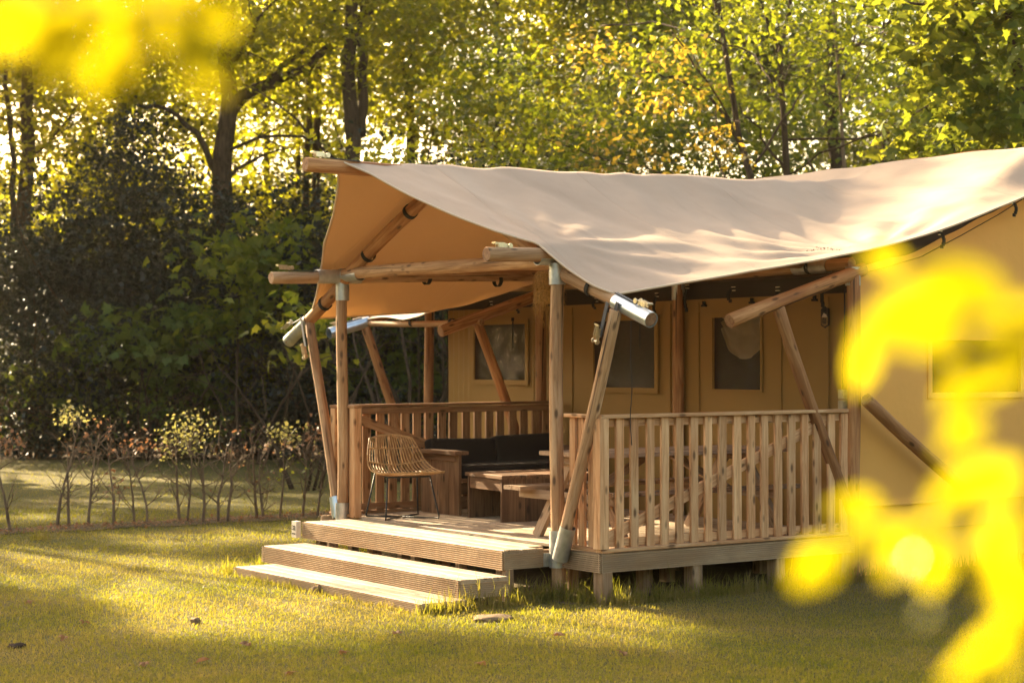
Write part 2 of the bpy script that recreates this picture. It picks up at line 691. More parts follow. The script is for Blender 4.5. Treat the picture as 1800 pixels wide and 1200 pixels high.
def pipe(name, p0, p1, r, parent, mat, wall=.005, ns=18, open_end=True):
    """hollow metal tube / sleeve"""
    p0, p1 = Vector(p0), Vector(p1)
    l = (p1 - p0).length
    V, Fc = [], []
    for x, q in ((0, r), (l, r), (l, r - wall), (0, r - wall)):
        for j in range(ns):
            a = 2 * math.pi * j / ns
            V.append((x, q * math.cos(a), q * math.sin(a)))
    for i in range(4):
        for j in range(ns):
            k = (j + 1) % ns
            i2 = (i + 1) % 4
            Fc.append((i * ns + j, i * ns + k, i2 * ns + k, i2 * ns + j))
    me = mesh(name, V, Fc, True)
    try:
        me.set_sharp_from_angle(angle=R(40))
    except Exception:
        pass
    return obj(name, me, mat, parent, axis_matrix(p0, p1))


def lerp(a, b, t):
    return Vector(a) + (Vector(b) - Vector(a)) * t


# ------------------------------------------------------------------ setting: ground
def sheet(name, pts, z, mat, sub=None):
    me = mesh(name, [(x, y, z) for x, y in pts], [tuple(range(len(pts)))])
    return kind(obj(name, me, mat), 'structure')


sheet('lawn', [(-250, -250), (250, -250), (250, 250), (-250, 250)], 0.0, M['lawn'])
e0, e1 = at(-900, 33.5), at(2900, 33.5)
e2, e3 = at(2900, 110), at(-900, 110)
sheet('forest_floor', [(p.x, p.y) for p in (e0, e1, e2, e3)], .006, M['forest_floor'])
# hedge bed: a wavering strip of bare soil
hb = []
for i in range(41):
    x = -5 + i * .3
    hb.append((x, 8.05 - .02 * x + .08 * math.sin(i * 1.7) - .28))
for i in range(40, -1, -1):
    x = -5 + i * .3
    hb.append((x, 8.05 - .02 * x + .08 * math.sin(i * 2.3 + 1) + .42))
sheet('hedge_bed', hb, .010, M['soil'])
sheet('bare_earth', [(-.2, .12), (7.8, .12), (7.8, 6.1), (2.6, 6.1), (2.5, 4.0), (-.2, 4.0)], .008, M['soil'])

# ------------------------------------------------------------------ safari tent
DZ = .374
tent = thing('safari_tent', 'safari tent with pale canvas roof on round timber poles, its front a raised veranda', 'tent', (2.6, 2.2, 0))

YR = 2.25


def z_main(x):
    if x < 2.9:
        return 2.66 - .40 * (2.9 - x)
    if x <= 5.2:
        return 2.66 + .34 * (x - 2.9) + .055 * (x - 2.9) ** 2
    return 3.733 - .45 * (x - 5.2)


def z_porch(x, y, yr_edge, yl_edge):
    zr = 3.405 + .025 * x
    zp = 2.662 + .030 * x
    a = abs(y - YR)
    if a <= 1.63:
        t = a / 1.63
        return zr + (zp - zr) * t - (.03 + .055 * min(1, max(0, (x - .15) / .9)) * (1 if y < YR else .5)) * math.sin(math.pi * t)
    if y < YR:
        ze = 2.255 + .155 * (x - .07)
        t = (a - 1.63) / max(.05, YR - yr_edge - 1.63)
    else:
        ze = 2.17 + .06 * x
        t = (a - 1.63) / max(.05, yl_edge - YR - 1.63)
    t = min(1, max(0, t))
    return zp + (ze - zp) * t - .02 * math.sin(math.pi * t)


def smax(a, b, k=.12):
    return (a + b + math.sqrt((a - b) ** 2 + k * k)) / 2 - .012


def interp(pts, v):
    for (a, b), (c, d) in zip(pts, pts[1:]):
        if v <= c:
            return b + (d - b) * min(1, max(0, (v - a) / (c - a)))
    return pts[-1][1]


FR = [(-.1, .07), (.05, -.01), (.3, -.06), (.62, -.11), (.87, -.31), (1.2, -.46), (1.6, -.62), (2.0, -.74), (2.25, -.90), (2.6, -.70), (3.0, -.52), (3.5, -.33), (3.88, -.14), (4.2, -.02), (4.48, .067)]
LE = [(.067, 4.48), (.35, 4.42), (.7, 4.38), (1.0, 4.42), (1.3, 4.52), (1.55, 4.72), (9, 4.75)]
RE = [(.07, -.10), (.8, -.10), (1.7, -.13), (2.6, -.19), (9, -.24)]


def wr(x, y):
    w = .010 * math.sin(5.1 * x + 2.2 * y + 1.3 * math.sin(2 * y)) * math.sin(1.7 * x - 3 * y)
    w += .006 * math.sin(11 * x - 6 * y + 2 * math.sin(3 * x))
    q = x * .80 + (y - 2.25) * .62
    w += .011 * math.exp(-((q + .75 + .08 * math.sin(y * 3)) / .07) ** 2) + .008 * math.exp(-((q + .38 - .05 * math.sin(y * 4)) / .05) ** 2)
    w -= .014 * math.exp(-((q - .35 + .1 * math.sin(y * 2.4)) / .10) ** 2) + .010 * math.exp(-((q - 1.3 + .12 * math.sin(y * 2.1)) / .12) ** 2)
    w += .012 * math.exp(-((q - 2.1 + .1 * math.sin(y * 2.7)) / .09) ** 2)
    # creases running out from the corner where the eave meets the gable
    dx, dy = x - 2.75, y + .1
    r = math.hypot(dx, dy)
    an = math.atan2(dy, dx)
    w += .02 * math.sin(an * 17 + .6) * math.exp(-((r - .8) / .55) ** 2)
    # and from the front corner
    dx, dy = x - .07, y - .62
    r = math.hypot(dx, dy)
    an = math.atan2(dy, dx)
    w += .012 * math.sin(an * 13) * math.exp(-((r - .7) / .6) ** 2)
    return w


def roof_z(x, y):
    re_, le_ = interp(RE, x), interp(LE, x)
    fade = min(1, max(.12, (y - re_) / .32)) * min(1, max(.12, (le_ - y) / .3)) * min(1, max(.1, (x - interp(FR, y)) / .5))
    zm = z_main(x)
    if 2.9 < x <= 5.3 and y < .32:
        t = min(1, max(0, (y - re_) / (.32 - re_)))
        t = t * t * (3 - 2 * t)
        zm += (2.66 + .335 * (x - 2.9) - zm) * (1 - t)
    return smax(z_porch(x, y, re_, le_), zm) + wr(x, y) * fade


def fly_part():
    V, Fc = [], []
    NX, NY = 90, 60

    def grid(fn, nu, nv):
        k = len(V)
        for i in range(nu + 1):
            for j in range(nv + 1):
                V.append(fn(i / nu, j / nv))
        for i in range(nu):
            for j in range(nv):
                Fc.append((k + i * (nv + 1) + j, k + (i + 1) * (nv + 1) + j, k + (i + 1) * (nv + 1) + j + 1, k + i * (nv + 1) + j + 1))

    def right(u, v):
        y0 = YR + (-.10 - YR) * v
        x0 = interp(FR, y0)
        x = x0 + (5.2 - x0) * u ** 1.15
        y = YR + (interp(RE, x) - YR) * v
        return (x, y, roof_z(x, y))

    def left(u, v):
        y0 = YR + (4.48 - YR) * v
        x0 = interp(FR, y0)
        x = x0 + (5.2 - x0) * u ** 1.15
        y = YR + (interp(LE, x) - YR) * v
        return (x, y, roof_z(x, y))

    def far(u, v):
        y = 4.75 + 2.0 * v
        x0 = 1.55 + (1.84 - 1.55) * v + .12 * math.sin(math.pi * v)
        x = x0 + (5.2 - x0) * u
        a = roof_z(x, 4.75)
        b = z_main(x) + wr(x, y)
        t = min(1, v * 2.2)
        return (x, y, a + (b - a) * t)

    def back(u, v):
        x = 5.2 + 3.4 * u
        y = -.24 + 6.99 * v
        return (x, y, roof_z(5.2, y if y < 4.75 else 4.75) * (1 - u) + (z_main(8.6)) * u + wr(x, y) - .08 * math.sin(math.pi * u))
    grid(right, NX, NY)
    grid(left, NX, 50)
    grid(far, 50, 30)
    grid(back, 20, 40)
    me = mesh('roof_canvas', V, Fc, True)
    import bmesh
    bm = bmesh.new()
    bm.from_mesh(me)
    bmesh.ops.remove_doubles(bm, verts=bm.verts, dist=.006)
    bm.normal_update()
    bmesh.ops.reverse_faces(bm, faces=[f for f in bm.faces if f.normal.z < 0])
    bm.to_mesh(me)
    bm.free()
    me.polygons.foreach_set('use_smooth', [True] * len(me.polygons))
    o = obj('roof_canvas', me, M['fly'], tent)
    # hems along the free edges
    pr = [right(0, i / 60) for i in range(61)]
    pl = [left(0, i / 60) for i in range(61)]
    er = [right(i / 90, 1) for i in range(91)] + [back(i / 12, 0) for i in range(1, 13)]
    el = [left(u / 90, 1) for u in range(0, 60) if left(u / 90, 1)[0] < 1.55] + [far(0, v / 20) for v in range(21)]
    for pts in (pr, pl, er, el):
        V2, F2 = [], []
        pts = [Vector(p) for p in pts]
        tube('hem', pts, .009, M['hem'], o, 6)
    return o


fly = fly_part()

C_ = np.array([(xx, yy, roof_z(xx, yy) + .006) for xx, yy in zip(nrs.normal(2.45, .10, 60), nrs.normal(.22, .035, 60))])
DEBRIS = C_
# --- frame timber
def screws(parent, p, axis, r, n=2):
    mb = MB()
    for k in range(n):
        a = .6 + k * 2.4
        d = Vector((math.cos(a) * -1, math.sin(a) * -1, 0))
        q = Vector(p) + d * r
        mb.tube([q, q + d * .008], .008, 6)
    return mb.build('bolt', M['zinc'], parent)


log('ridge_pole', (-1.2, YR, 3.325), (4.6, YR, 3.40), .057, tent)
pR = log('post', (.0, .52, -.08), (.04, .575, 2.5), .052, tent, M['log_grey'])
s1 = pipe('sleeve', (.0375, .571, 2.34), (.04, .575, 2.50), .064, pR, M['zinc'])
s2 = pipe('sleeve', (.005, .526, .225), (.009, .532, .50), .062, pR, M['zinc'])
pL = log('post', (.07, 3.88, .30), (.07, 3.88, 2.48), .05, tent, M['log_grey'])
pipe('sleeve', (.07, 3.88, 2.32), (.07, 3.88, 2.48), .062, pL, M['zinc'])
pipe('sleeve', (.07, 3.88, .345), (.07, 3.88, .50), .062, pL, M['zinc'])
bm_ = log('cross_beam', (.07, .70, 2.548), (.07, 3.80, 2.545), .055, tent, M['log_grey'])
pipe('socket', (.07, 3.56, 2.545), (.07, 3.9, 2.545), .063, bm_, M['zinc'])
pipe('socket', (.07, .60, 2.548), (.07, .9, 2.548), .063, bm_, M['zinc'])
pu = log('eave_purlin', (-.575, .62, 2.538), (2.9, .62, 2.62), .055, tent, M['log_grey'])
pipe('socket', (-.115, .62, 2.549), (.2, .62, 2.556), .064, pu, M['zinc'])
pu2 = log('eave_purlin', (-.64, 3.88, 2.517), (2.66, 3.88, 2.60), .055, tent, M['log_grey'])
pipe('socket', (-.2, 3.88, 2.528), (.25, 3.88, 2.54), .064, pu2, M['zinc'])

raL = log('rafter', (.07, 2.28, 3.25), (.07, 3.86, 2.50), .056, tent, M['log'])
arL = log('eave_arm', (.07, 3.90, 2.45), (.07, 4.88, 1.975), .055, tent, M['log'])
pipe('end_cap', (.07, 4.50, 2.155), (.07, 4.90, 1.965), .061, arL, M['zinc'])
raR = log('rafter', (.07, 2.22, 3.25), (.07, .64, 2.49), .052, tent, M['log_grey'])
arR = log('eave_arm', (.07, .60, 2.445), (.07, -.49, 2.058), .052, tent, M['log_grey'])
pipe('end_cap', (.07, -.10, 2.196), (.07, -.50, 2.054), .058, arR, M['zinc_blue'])
for rf, t0, sg in ((raL, 2.72, 1), (raL, 3.42, 1), (raL, 4.2, 1), (raR, 1.78, -1), (raR, .18, -1)):
    a_ = abs(t0 - YR)
    z = 3.25 - (a_ - .03) * .475 if a_ < 1.6 else (2.45 - (a_ - 1.65) * (.493 if sg == 1 else .356))
    d = Vector((0, sg, -.475 if a_ < 1.6 else -.42)).normalized()
    rf = rf if a_ < 1.6 else (arL if sg == 1 else arR)
    c = Vector((.07, t0, z))
    pipe('strap', c - d * .02, c + d * .02, .066, rf, M['strap'], .006)
stR = log('strut', (.02, -.155, 2.13), (-.06, .378, .36), .046, tent, M['log_grey'])
pipe('socket', (-.055, .315, .545), (-.062, .405, .30), .060, stR, M['zinc'])
stL = log('strut', (.07, 4.485, 2.12), (.07, 3.94, .40), .046, tent, M['log_grey'])
pipe('socket', (.065, 3.99, .545), (.065, 3.935, .36), .060, stL, M['zinc_blue'])

# right gable frame
ga = log('rafter', (1.27, .02, 2.07), (2.72, .03, 2.52), .056, tent, M['log'])
stG = log('strut', (1.79, .03, 2.185), (2.56, .04, .55), .05, tent, M['log'])
pG = log('post', (2.62, .04, -.05), (2.62, .04, 2.46), .055, tent, M['log'])
pipe('sleeve', (2.62, .04, 2.38), (2.62, .04, 2.53), .062, pG, M['zinc'])
log('brace', (2.66, -.06, 1.46), (3.85, -.05, .68), .055, tent, M['log'])
# left gable frame
log('rafter', (1.43, 4.35, 2.05), (5.0, 4.35, 3.20), .056, tent, M['log'])
log('strut', (1.86, 4.35, 2.14), (2.5, 4.35, .62), .05, tent, M['log'])
log('post', (2.62, 4.35, -.05), (2.62, 4.35, 2.5), .055, tent, M['log'])
# far frame
rf = log('rafter', (1.85, 6.5, 2.19), (5.0, 6.5, 3.18), .054, tent, M['log'])
pipe('end_cap', (1.40, 6.5, 2.075), (1.89, 6.5, 2.205), .060, rf, M['zinc_blue'])
log('strut', (1.85, 6.5, 2.15), (2.45, 6.5, .6), .05, tent, M['log'])
log('post', (2.66, 6.5, -.05), (2.66, 6.5, 2.45), .055, tent, M['log'])
ep = log('eave_pole', (1.88, 6.5, 2.185), (1.86, 4.28, 2.15), .032, tent, M['log_grey'])
pipe('strap', (1.87, 5.6, 2.175), (1.87, 5.56, 2.175), .04, ep, M['strap'])
pipe('strap', (1.87, 4.85, 2.165), (1.87, 4.81, 2.165), .04, ep, M['strap'])
# inner frame
pm = log('post', (2.66, 2.27, .3), (2.66, 2.27, 2.48), .052, tent, M['log'])
pipe('sleeve', (2.66, 2.27, 2.33), (2.66, 2.27, 2.5), .060, pm, M['zinc'])
wb = log('wall_beam', (2.66, .1, 2.555), (2.66, 6.4, 2.555), .05, tent, M['log_grey'])
for y in (.55, 1.2, 1.75, 2.9):
    pipe('strap', (2.66, y, 2.555), (2.66, y + .04, 2.555), .06, wb, M['strap'])
pipe('socket', (2.66, .35, 2.555), (2.66, .75, 2.555), .058, wb, M['zinc'])
for x in (.95, 1.75):
    pipe('strap', (x, 3.88, 2.548), (x + .04, 3.88, 2.548), .064, pu2, M['strap'])


# --- inner canvas walls (front wall has real window openings)
def grid_wall(name, ys, zs, holes, pos, mat):
    V, Fc, idx = [], [], {}
    for i, y in enumerate(ys):
        for j, z in enumerate(zs):
            idx[i, j] = len(V)
            V.append(pos(y, z))
    for i in range(len(ys) - 1):
        for j in range(len(zs) - 1):
            cy, cz = (ys[i] + ys[i + 1]) / 2, (zs[j] + zs[j + 1]) / 2
            if any(a < cy < b and c < cz < d for a, b, c, d in holes):
                continue
            Fc.append((idx[i, j], idx[i + 1, j], idx[i + 1, j + 1], idx[i, j + 1]))
    return obj(name, mesh(name, V, Fc, True), mat, tent)


def cuts(a, b, step, extra):
    s = set(round(x, 4) for x in np.arange(a, b, step)) | {b} | set(extra)
    return sorted(s)


WX = 2.72
holes = [(4.73, 5.67, 1.584, 2.16), (2.656, 3.584, 1.524, 2.16), (1.22, 1.842, 1.524, 2.16)]


def wall_pos(y, z):
    x = WX + .004 * math.sin(y * 9 + z * 2) + .006 * math.sin(y * 3.1)
    if y > 5.72:
        x += .013 * math.sin((y - 5.7) * 62) * min(1, max(0, (z - .9) / .5))
    return (x, y, z)


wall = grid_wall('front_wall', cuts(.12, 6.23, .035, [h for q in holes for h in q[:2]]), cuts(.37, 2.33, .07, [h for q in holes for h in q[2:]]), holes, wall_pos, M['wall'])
# seams and flap edges on the wall
mb = MB()
for y in (.42, .98, 2.05, 2.45, 3.95, 4.6):
    mb.box((WX - .012, y, 1.33), (.008, .022, 1.95))
mb.box((WX - .014, 3.2, 2.22), (.010, 6.1, .012))
mb.build('seam', M['wall'], wall)
for (a, b, c, d), framed in zip(holes, (1, 1, 0)):
    w = MB()
    k = .05 if framed else .02
    pz = WX - .02
    for cy, cz, sy, sz in (((a + b) / 2, c - k / 2, b - a + 2 * k, k), ((a + b) / 2, d + k / 2, b - a + 2 * k, k), (a - k / 2, (c + d) / 2, k, d - c), (b + k / 2, (c + d) / 2, k, d - c)):
        w.box((pz, cy, cz), (.012, sy, sz))
    win = w.build('window', M['wall'], tent)
    V, Fc = [], []
    n = 24
    for i in range(n + 1):
        for j in range(n + 1):
            y, z = a + (b - a) * i / n, c + (d - c) * j / n
            V.append((WX + .006 + .008 * math.sin(y * 23 + 3 * math.sin(z * 9)) * math.sin(z * 17), y, z))
    for i in range(n):
        for j in range(n):
            q = i * (n + 1) + j
            Fc.append((q, q + 1, q + n + 2, q + n + 1))
    obj('pane', mesh('pane', V, Fc, True), M['pane'], win)
    if framed:
        z0 = MB()
        z0.tube([(pz - .012, a + (b - a) * .22, d + .03), (pz - .012, a + (b - a) * .22, d - .26)], .008, 6)
        z0.box((pz - .014, a + (b - a) * .22, d + .05), (.016, .03, .035))
        z0.build('zip_pull', M['strap'], win)
    else:
        # draped curtain gathered to a point behind the pane
        V, Fc = [], []
        nu, nv = 30, 14
        for i in range(nu + 1):
            for j in range(nv + 1):
                u, v = i / nu, j / nv
                y = a + .06 + (b - a - .1) * u
                drop = .06 + .34 * max(0, 1 - ((u - .46) / .56) ** 2) ** .6
                z = d + .03 - drop * v
                V.append((WX + .06 + .02 * math.sin(v * 14 + u * 3) + .01 * math.sin(u * 22), y, z))
        for i in range(nu):
            for j in range(nv):
                q = i * (nv + 1) + j
                Fc.append((q, q + nv + 1, q + nv + 2, q + 1))
        obj('curtain', mesh('curtain', V, Fc, True), M['curtain'], win)

# gable wall to the right, meeting the slope of the roof
GX = [(3.62, 4.75, 1.505, 1.95)]


def top_at(x):
    return max(2.33, roof_z(min(x, 5.2), .05) - .16 - .45 * max(0, x - 5.2))


xs = cuts(2.72, 7.9, .1, [3.62, 4.75])
V, Fc = [], []
rows = [.585, .8, 1.1, 1.505, 1.95, 2.15, 2.33]
nr = len(rows)
for x in xs:
    tz = top_at(x)
    for k, z in enumerate(rows):
        zz = min(z, tz)
        V.append((x, .12 + .010 * math.sin(x * 2.7 + zz * 1.3), zz))
    V.append((x, .12, tz))
for i in range(len(xs) - 1):
    for j in range(nr):
        q = i * (nr + 1) + j
        if xs[i] >= 3.62 and xs[i + 1] <= 4.751 and j == 3:
            continue
        Fc.append((q, q + nr + 1, q + nr + 2, q + 1))
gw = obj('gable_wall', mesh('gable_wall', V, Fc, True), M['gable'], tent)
w = MB()
for cx, cz, sx, sz in ((4.185, 1.48, 1.23, .05), (4.185, 1.975, 1.23, .05), (3.595, 1.727, .05, .445), (4.775, 1.727, .05, .445)):
    w.box((cx, .105, cz), (sx, .012, sz))
win = w.build('window', M['gable'], tent)
obj('pane', mesh('pane', [(3.62, .128, 1.505), (4.75, .128, 1.505), (4.75, .128, 1.95), (3.62, .128, 1.95)], [(0, 1, 2, 3)]), M['pane'], win)
mb = MB()
mb.tube([(2.74, .108, .585), (7.9, .108, .59)], .01, 6)
mb.build('hem', M['gable'], gw)
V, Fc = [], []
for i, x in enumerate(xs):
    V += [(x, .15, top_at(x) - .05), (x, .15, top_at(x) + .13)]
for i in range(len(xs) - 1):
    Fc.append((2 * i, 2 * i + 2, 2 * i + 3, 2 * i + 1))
obj('fly_shade_strip', mesh('fly_shade_strip', V, Fc), M['dark_canvas'], tent)  # dark strip painted in for the shade under the fly edge
# ground skirt below the wall
V, Fc = [], []
for i in range(60):
    x = 2.74 + i * .088
    V += [(x, .15 + .008 * math.sin(i * 1.9), .0), (x, .15 + .004 * math.sin(i * 2.2), .60)]
for i in range(59):
    Fc.append((2 * i, 2 * i + 2, 2 * i + 3, 2 * i + 1))
obj('ground_skirt', mesh('ground_skirt', V, Fc, True), M['gable'], tent)
# remaining walls, lining and floor
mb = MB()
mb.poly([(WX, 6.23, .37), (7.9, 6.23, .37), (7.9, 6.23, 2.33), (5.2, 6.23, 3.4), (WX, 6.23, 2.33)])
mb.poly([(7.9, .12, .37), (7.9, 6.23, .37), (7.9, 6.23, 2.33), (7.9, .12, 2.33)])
mb.build('rear_wall', M['dark_canvas'], tent)  # near-black colour puts the tent's interior shade into these walls
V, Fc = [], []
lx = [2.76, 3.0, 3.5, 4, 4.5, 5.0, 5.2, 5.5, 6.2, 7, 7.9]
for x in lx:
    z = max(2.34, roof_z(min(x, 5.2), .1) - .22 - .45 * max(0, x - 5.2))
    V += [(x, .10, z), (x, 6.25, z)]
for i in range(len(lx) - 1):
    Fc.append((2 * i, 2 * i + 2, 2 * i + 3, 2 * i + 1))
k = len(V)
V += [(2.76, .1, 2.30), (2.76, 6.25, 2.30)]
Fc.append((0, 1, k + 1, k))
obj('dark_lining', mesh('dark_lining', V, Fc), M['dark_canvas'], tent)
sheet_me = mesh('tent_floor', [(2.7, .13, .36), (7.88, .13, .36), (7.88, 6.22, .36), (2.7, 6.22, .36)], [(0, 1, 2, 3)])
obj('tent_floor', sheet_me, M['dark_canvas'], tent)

# --- hanging straps with buckles, toggles, badge
def hang_strap(p, ln, sway=.0, axis='y'):
    mb = MB()
    n = 7
    prev = None
    for i in range(n + 1):
        u = i / n
        c = Vector(p) + Vector((-.015 - .03 * math.sin(u * 3), sway * math.sin(u * 2.4), -ln * u))
        if axis == 'x':
            c = Vector(p) + Vector((sway * math.sin(u * 2.4), -.015 - .03 * math.sin(u * 3), -ln * u))
        if prev is not None:
            mid = (c + prev) / 2
            mb.box(mid, (.008, .034, (c - prev).length + .004) if axis == 'y' else (.034, .008, (c - prev).length + .004))
        prev = c
    o = mb.build('strap', M['strap'], tent)
    b = MB()
    for dz in (0, -.03):
        b.box(Vector(p) + Vector((-.03, 0, dz)) if axis == 'y' else Vector(p) + Vector((0, -.03, dz)), (.012, .045, .008) if axis == 'y' else (.045, .012, .008))
    b.build('buckle', M['buckle'], o)


for y, z, ln, sw in ((2.54, 2.40, .22, .03), (2.11, 2.46, .24, .02), (1.49, 2.42, .13, .06), (.93, 2.40, .26, .01), (.36, 2.44, .26, .03), (4.72, 2.42, .15, .05), (5.25, 2.40, .12, .05), (3.45, 2.38, .10, .04)):
    hang_strap((2.66, y, z), ln, sw)
for x, z in ((3.60, 2.86), (4.52, 3.17)):
    hang_strap((x, .02, z), .14, .03, 'x')
mb = MB()
for y, z in ((3.33, 2.25), (1.95, 2.27), (1.32, 2.28), (.55, 2.28)):
    mb.box((WX - .03, y, z), (.03, .05, .018))
    mb.box((WX - .03, y, z + .02), (.03, .016, .04))
mb.build('toggle', M['strap'], tent)

BY, BZ = .44, 2.135
mb = MB()


def hexa(cy, cz, hw, hh, x, cut=.75):
    return [(x, cy, cz - hh), (x, cy + hw, cz - hh * cut), (x, cy + hw, cz + hh * cut), (x, cy, cz + hh), (x, cy - hw, cz + hh * cut), (x, cy - hw, cz - hh * cut)]


bd = MB()
o6, i6 = hexa(BY, BZ, .045, .09, WX - .022), hexa(BY, BZ, .045, .09, WX - .010)
bd.v += [Vector(p) for p in o6 + i6]
bd.f += [tuple(range(5, -1, -1))] + [(i, (i + 1) % 6, 6 + (i + 1) % 6, 6 + i) for i in range(6)]
badge = bd.build('badge', M['badge'], tent)
inn = MB()
inn.poly(list(reversed([(WX - .0235, BY, BZ - .08), (WX - .0235, BY + .037, BZ - .062), (WX - .0235, BY + .037, BZ + .005), (WX - .0235, BY - .037, BZ + .005), (WX - .0235, BY - .037, BZ - .062)])))
inn.build('badge_field', M['badge_base'], badge)
mt = MB()
mt.poly([(WX - .0245, BY + .033, BZ + .0), (WX - .0245, BY + .02, BZ + .022), (WX - .0245, BY + .006, BZ + .036), (WX - .0245, BY - .004, BZ + .024), (WX - .0245, BY - .018, BZ + .026), (WX - .0245, BY - .033, BZ + .0)])
mt.build('badge_mountain', M['badge_pale'], badge)
lt = MB()
for dy, h in ((.018, .04), (.004, .05), (-.014, .045)):
    lt.box((WX - .025, BY + dy, BZ - .03), (.002, .008, h))
lt.box((WX - .025, BY + .011, BZ - .01), (.002, .02, .007))
lt.box((WX - .025, BY - .006, BZ - .05), (.002, .02, .007))
lt.build('badge_lettering', M['badge'], badge)


# --- ratchet tensioners on the timber ends
def ratchet(c, dirv, upv, s=1.0):
    d, u = Vector(dirv).normalized(), Vector(upv).normalized()
    w = d.cross(u).normalized()
    m = Matrix((d, w, u)).transposed()
    mb = MB()
    c = Vector(c)
    for k in (-1, 1):
        mb.box(c + w * .018 * k * s + u * .018 * s, (.12 * s, .004, .028 * s), m)
        mb.tube([c + d * .045 * s + w * .024 * k * s + u * .02 * s - w * k * .001, c + d * .045 * s + w * .03 * k * s + u * .02 * s], .02 * s, 10)
        mb.box(c + w * .013 * k * s + u * .035 * s - d * .04 * s, (.09 * s, .004, .016 * s), m)
    mb.box(c - d * .085 * s + u * .04 * s, (.012 * s, .05 * s, .012 * s), m)
    mb.tube([c + d * .045 * s - w * .026 * s + u * .02 * s, c + d * .045 * s + w * .026 * s + u * .02 * s], .009 * s, 8)
    mb.tube([c + d * .0 * s - w * .026 * s + u * .008 * s, c + d * .0 * s + w * .026 * s + u * .008 * s], .006 * s, 8)
    return mb


def add_ratchet(c, d, u, strap_to, parent=tent, s=1.0):
    o = ratchet(c, d, u, s).build('ratchet', M['buckle'], parent)
    a, b = Vector(c) + Vector(d).normalized() * .05, Vector(strap_to)
    mb = MB()
    mm = axis_matrix(a, b, u).to_3x3()
    mb.box((a + b) / 2, ((b - a).length, .034, .005), mm)
    mb.build('webbing', M['strap_grey'], o)


add_ratchet((-1.05, YR, 3.385), (1, 0, 0), (0, 0, 1), (-.72, YR - .05, 3.37))
add_ratchet((-.42, .62, 2.600), (1, 0, 0), (0, 0, 1), (-.05, .62, 2.60))
add_ratchet((-.50, 3.88, 2.578), (1, 0, 0), (0, 0, 1), (-.10, 3.88, 2.575))
dR = Vector((0, -1, -.356)).normalized()
uR = Vector((0, -.42, .91)).normalized()
add_ratchet(Vector((.07, -.36, 2.103)) + uR * .062, -dR, uR, Vector((.07, -.08, 2.21)) + uR * .055)
add_ratchet((1.52, 6.5, 2.17), (1, 0, .3), (-.3, 0, 1), (1.8, 6.5, 2.25))
dL = Vector((0, 1, -.5)).normalized()
add_ratchet(Vector((.02, 4.80, 2.10)), -dL, (-.6, .35, .7), (.03, 4.55, 2.18))
# strap looped round each front strut
for (a, b, rk) in (((.0, -.16, 2.2), (.0, -.06, 1.93), 1), ((.03, 4.50, 2.2), (.02, 4.36, 1.83), -1)):
    q = lerp(a, b, .5)
    mb = MB()
    mm = axis_matrix(a, b, (1, 0, 0)).to_3x3()
    for off in (-.052, .052) if rk == 1 else (-.05,):
        mb.box(q + Vector((-.052, 0, 0)) if off < 0 else q + Vector((.0, -.05, 0)), ((Vector(b) - Vector(a)).length * .9, .035, .006), mm)
    st = mb.build('tension_strap', M['strap_grey'], tent)
    ratchet(Vector(b) + Vector((-.05, .01, .02)), Vector(b) - Vector(a), (-1, 0, 0), .95).build('ratchet', M['buckle'], st)
pts = [Vector((.0, -.36, 2.05 - .88 * i / 14)) + Vector((.004 * math.sin(i), .006 * math.sin(i * .7), 0)) for i in range(15)]
tube('guy_cord', pts, .0035, M['strap'], tent, 6)
tube('guy_cord', [(1.5, 6.5, 2.05), (1.5, 6.5, 1.7), (1.51, 6.5, 1.5)], .005, M['strap'], tent, 6)

# ------------------------------------------------------------------ veranda deck
deck = thing('veranda_deck', 'raised weathered timber deck under the tent canopy, on short stilts', 'deck', (1, 2, 0))
nb = 0
x = -.44
DW = .147
while x < 2.68:
    y0, y1 = (.57, 4.02) if x < -.02 else (.03, 4.14)
    if x > .02 or x < -.02:
        z = DZ - .014 - .006 * 0 + rnd.uniform(-.0012, .0012)
        if -.2 < x < -.05:
            y0 = .70
        board('deck_board', (x + DW / 2, y0, z), (x + DW / 2, y1 if x > -.02 else 3.63, z), DW - .006, .028, M['deck'], deck)
    x += DW


def grooved(name, p0, p1, h, t, out, mat, parent, ridges=9):
    """facing board with milled ridges; p0-p1 along its bottom edge, out = outward direction"""
    p0, p1, out = Vector(p0), Vector(p1), Vector(out).normalized()
    l = (p1 - p0).length
    prof = [(-t, 0), (0, 0)]
    s = h / ridges
    for i in range(ridges):
        z0 = i * s
        prof += [(0, z0 + s * .03), (0, z0 + s * .42), (-.017, z0 + s * .46), (-.017, z0 + s * .99)]
    prof += [(-.002, h), (-t, h)]
    m = axis_matrix(p0, p1, (0, 0, 1))
    yl = Vector((m[0][1], m[1][1], m[2][1]))
    sg = 1 if yl.dot(out) > 0 else -1
    n = len(prof)
    V = [(0, sg * a, b) for a, b in prof] + [(l, sg * a, b) for a, b in prof]
    Fc = [(i, (i + 1) % n, n + (i + 1) % n, n + i) if sg < 0 else (i, n + i, n + (i + 1) % n, (i + 1) % n) for i in range(n)]
    Fc += [tuple(range(n)) if sg > 0 else tuple(range(n - 1, -1, -1)), tuple(range(2 * n - 1, n - 1, -1)) if sg > 0 else tuple(range(n, 2 * n))]
    return obj(name, mesh(name, V, Fc), mat, parent, m)


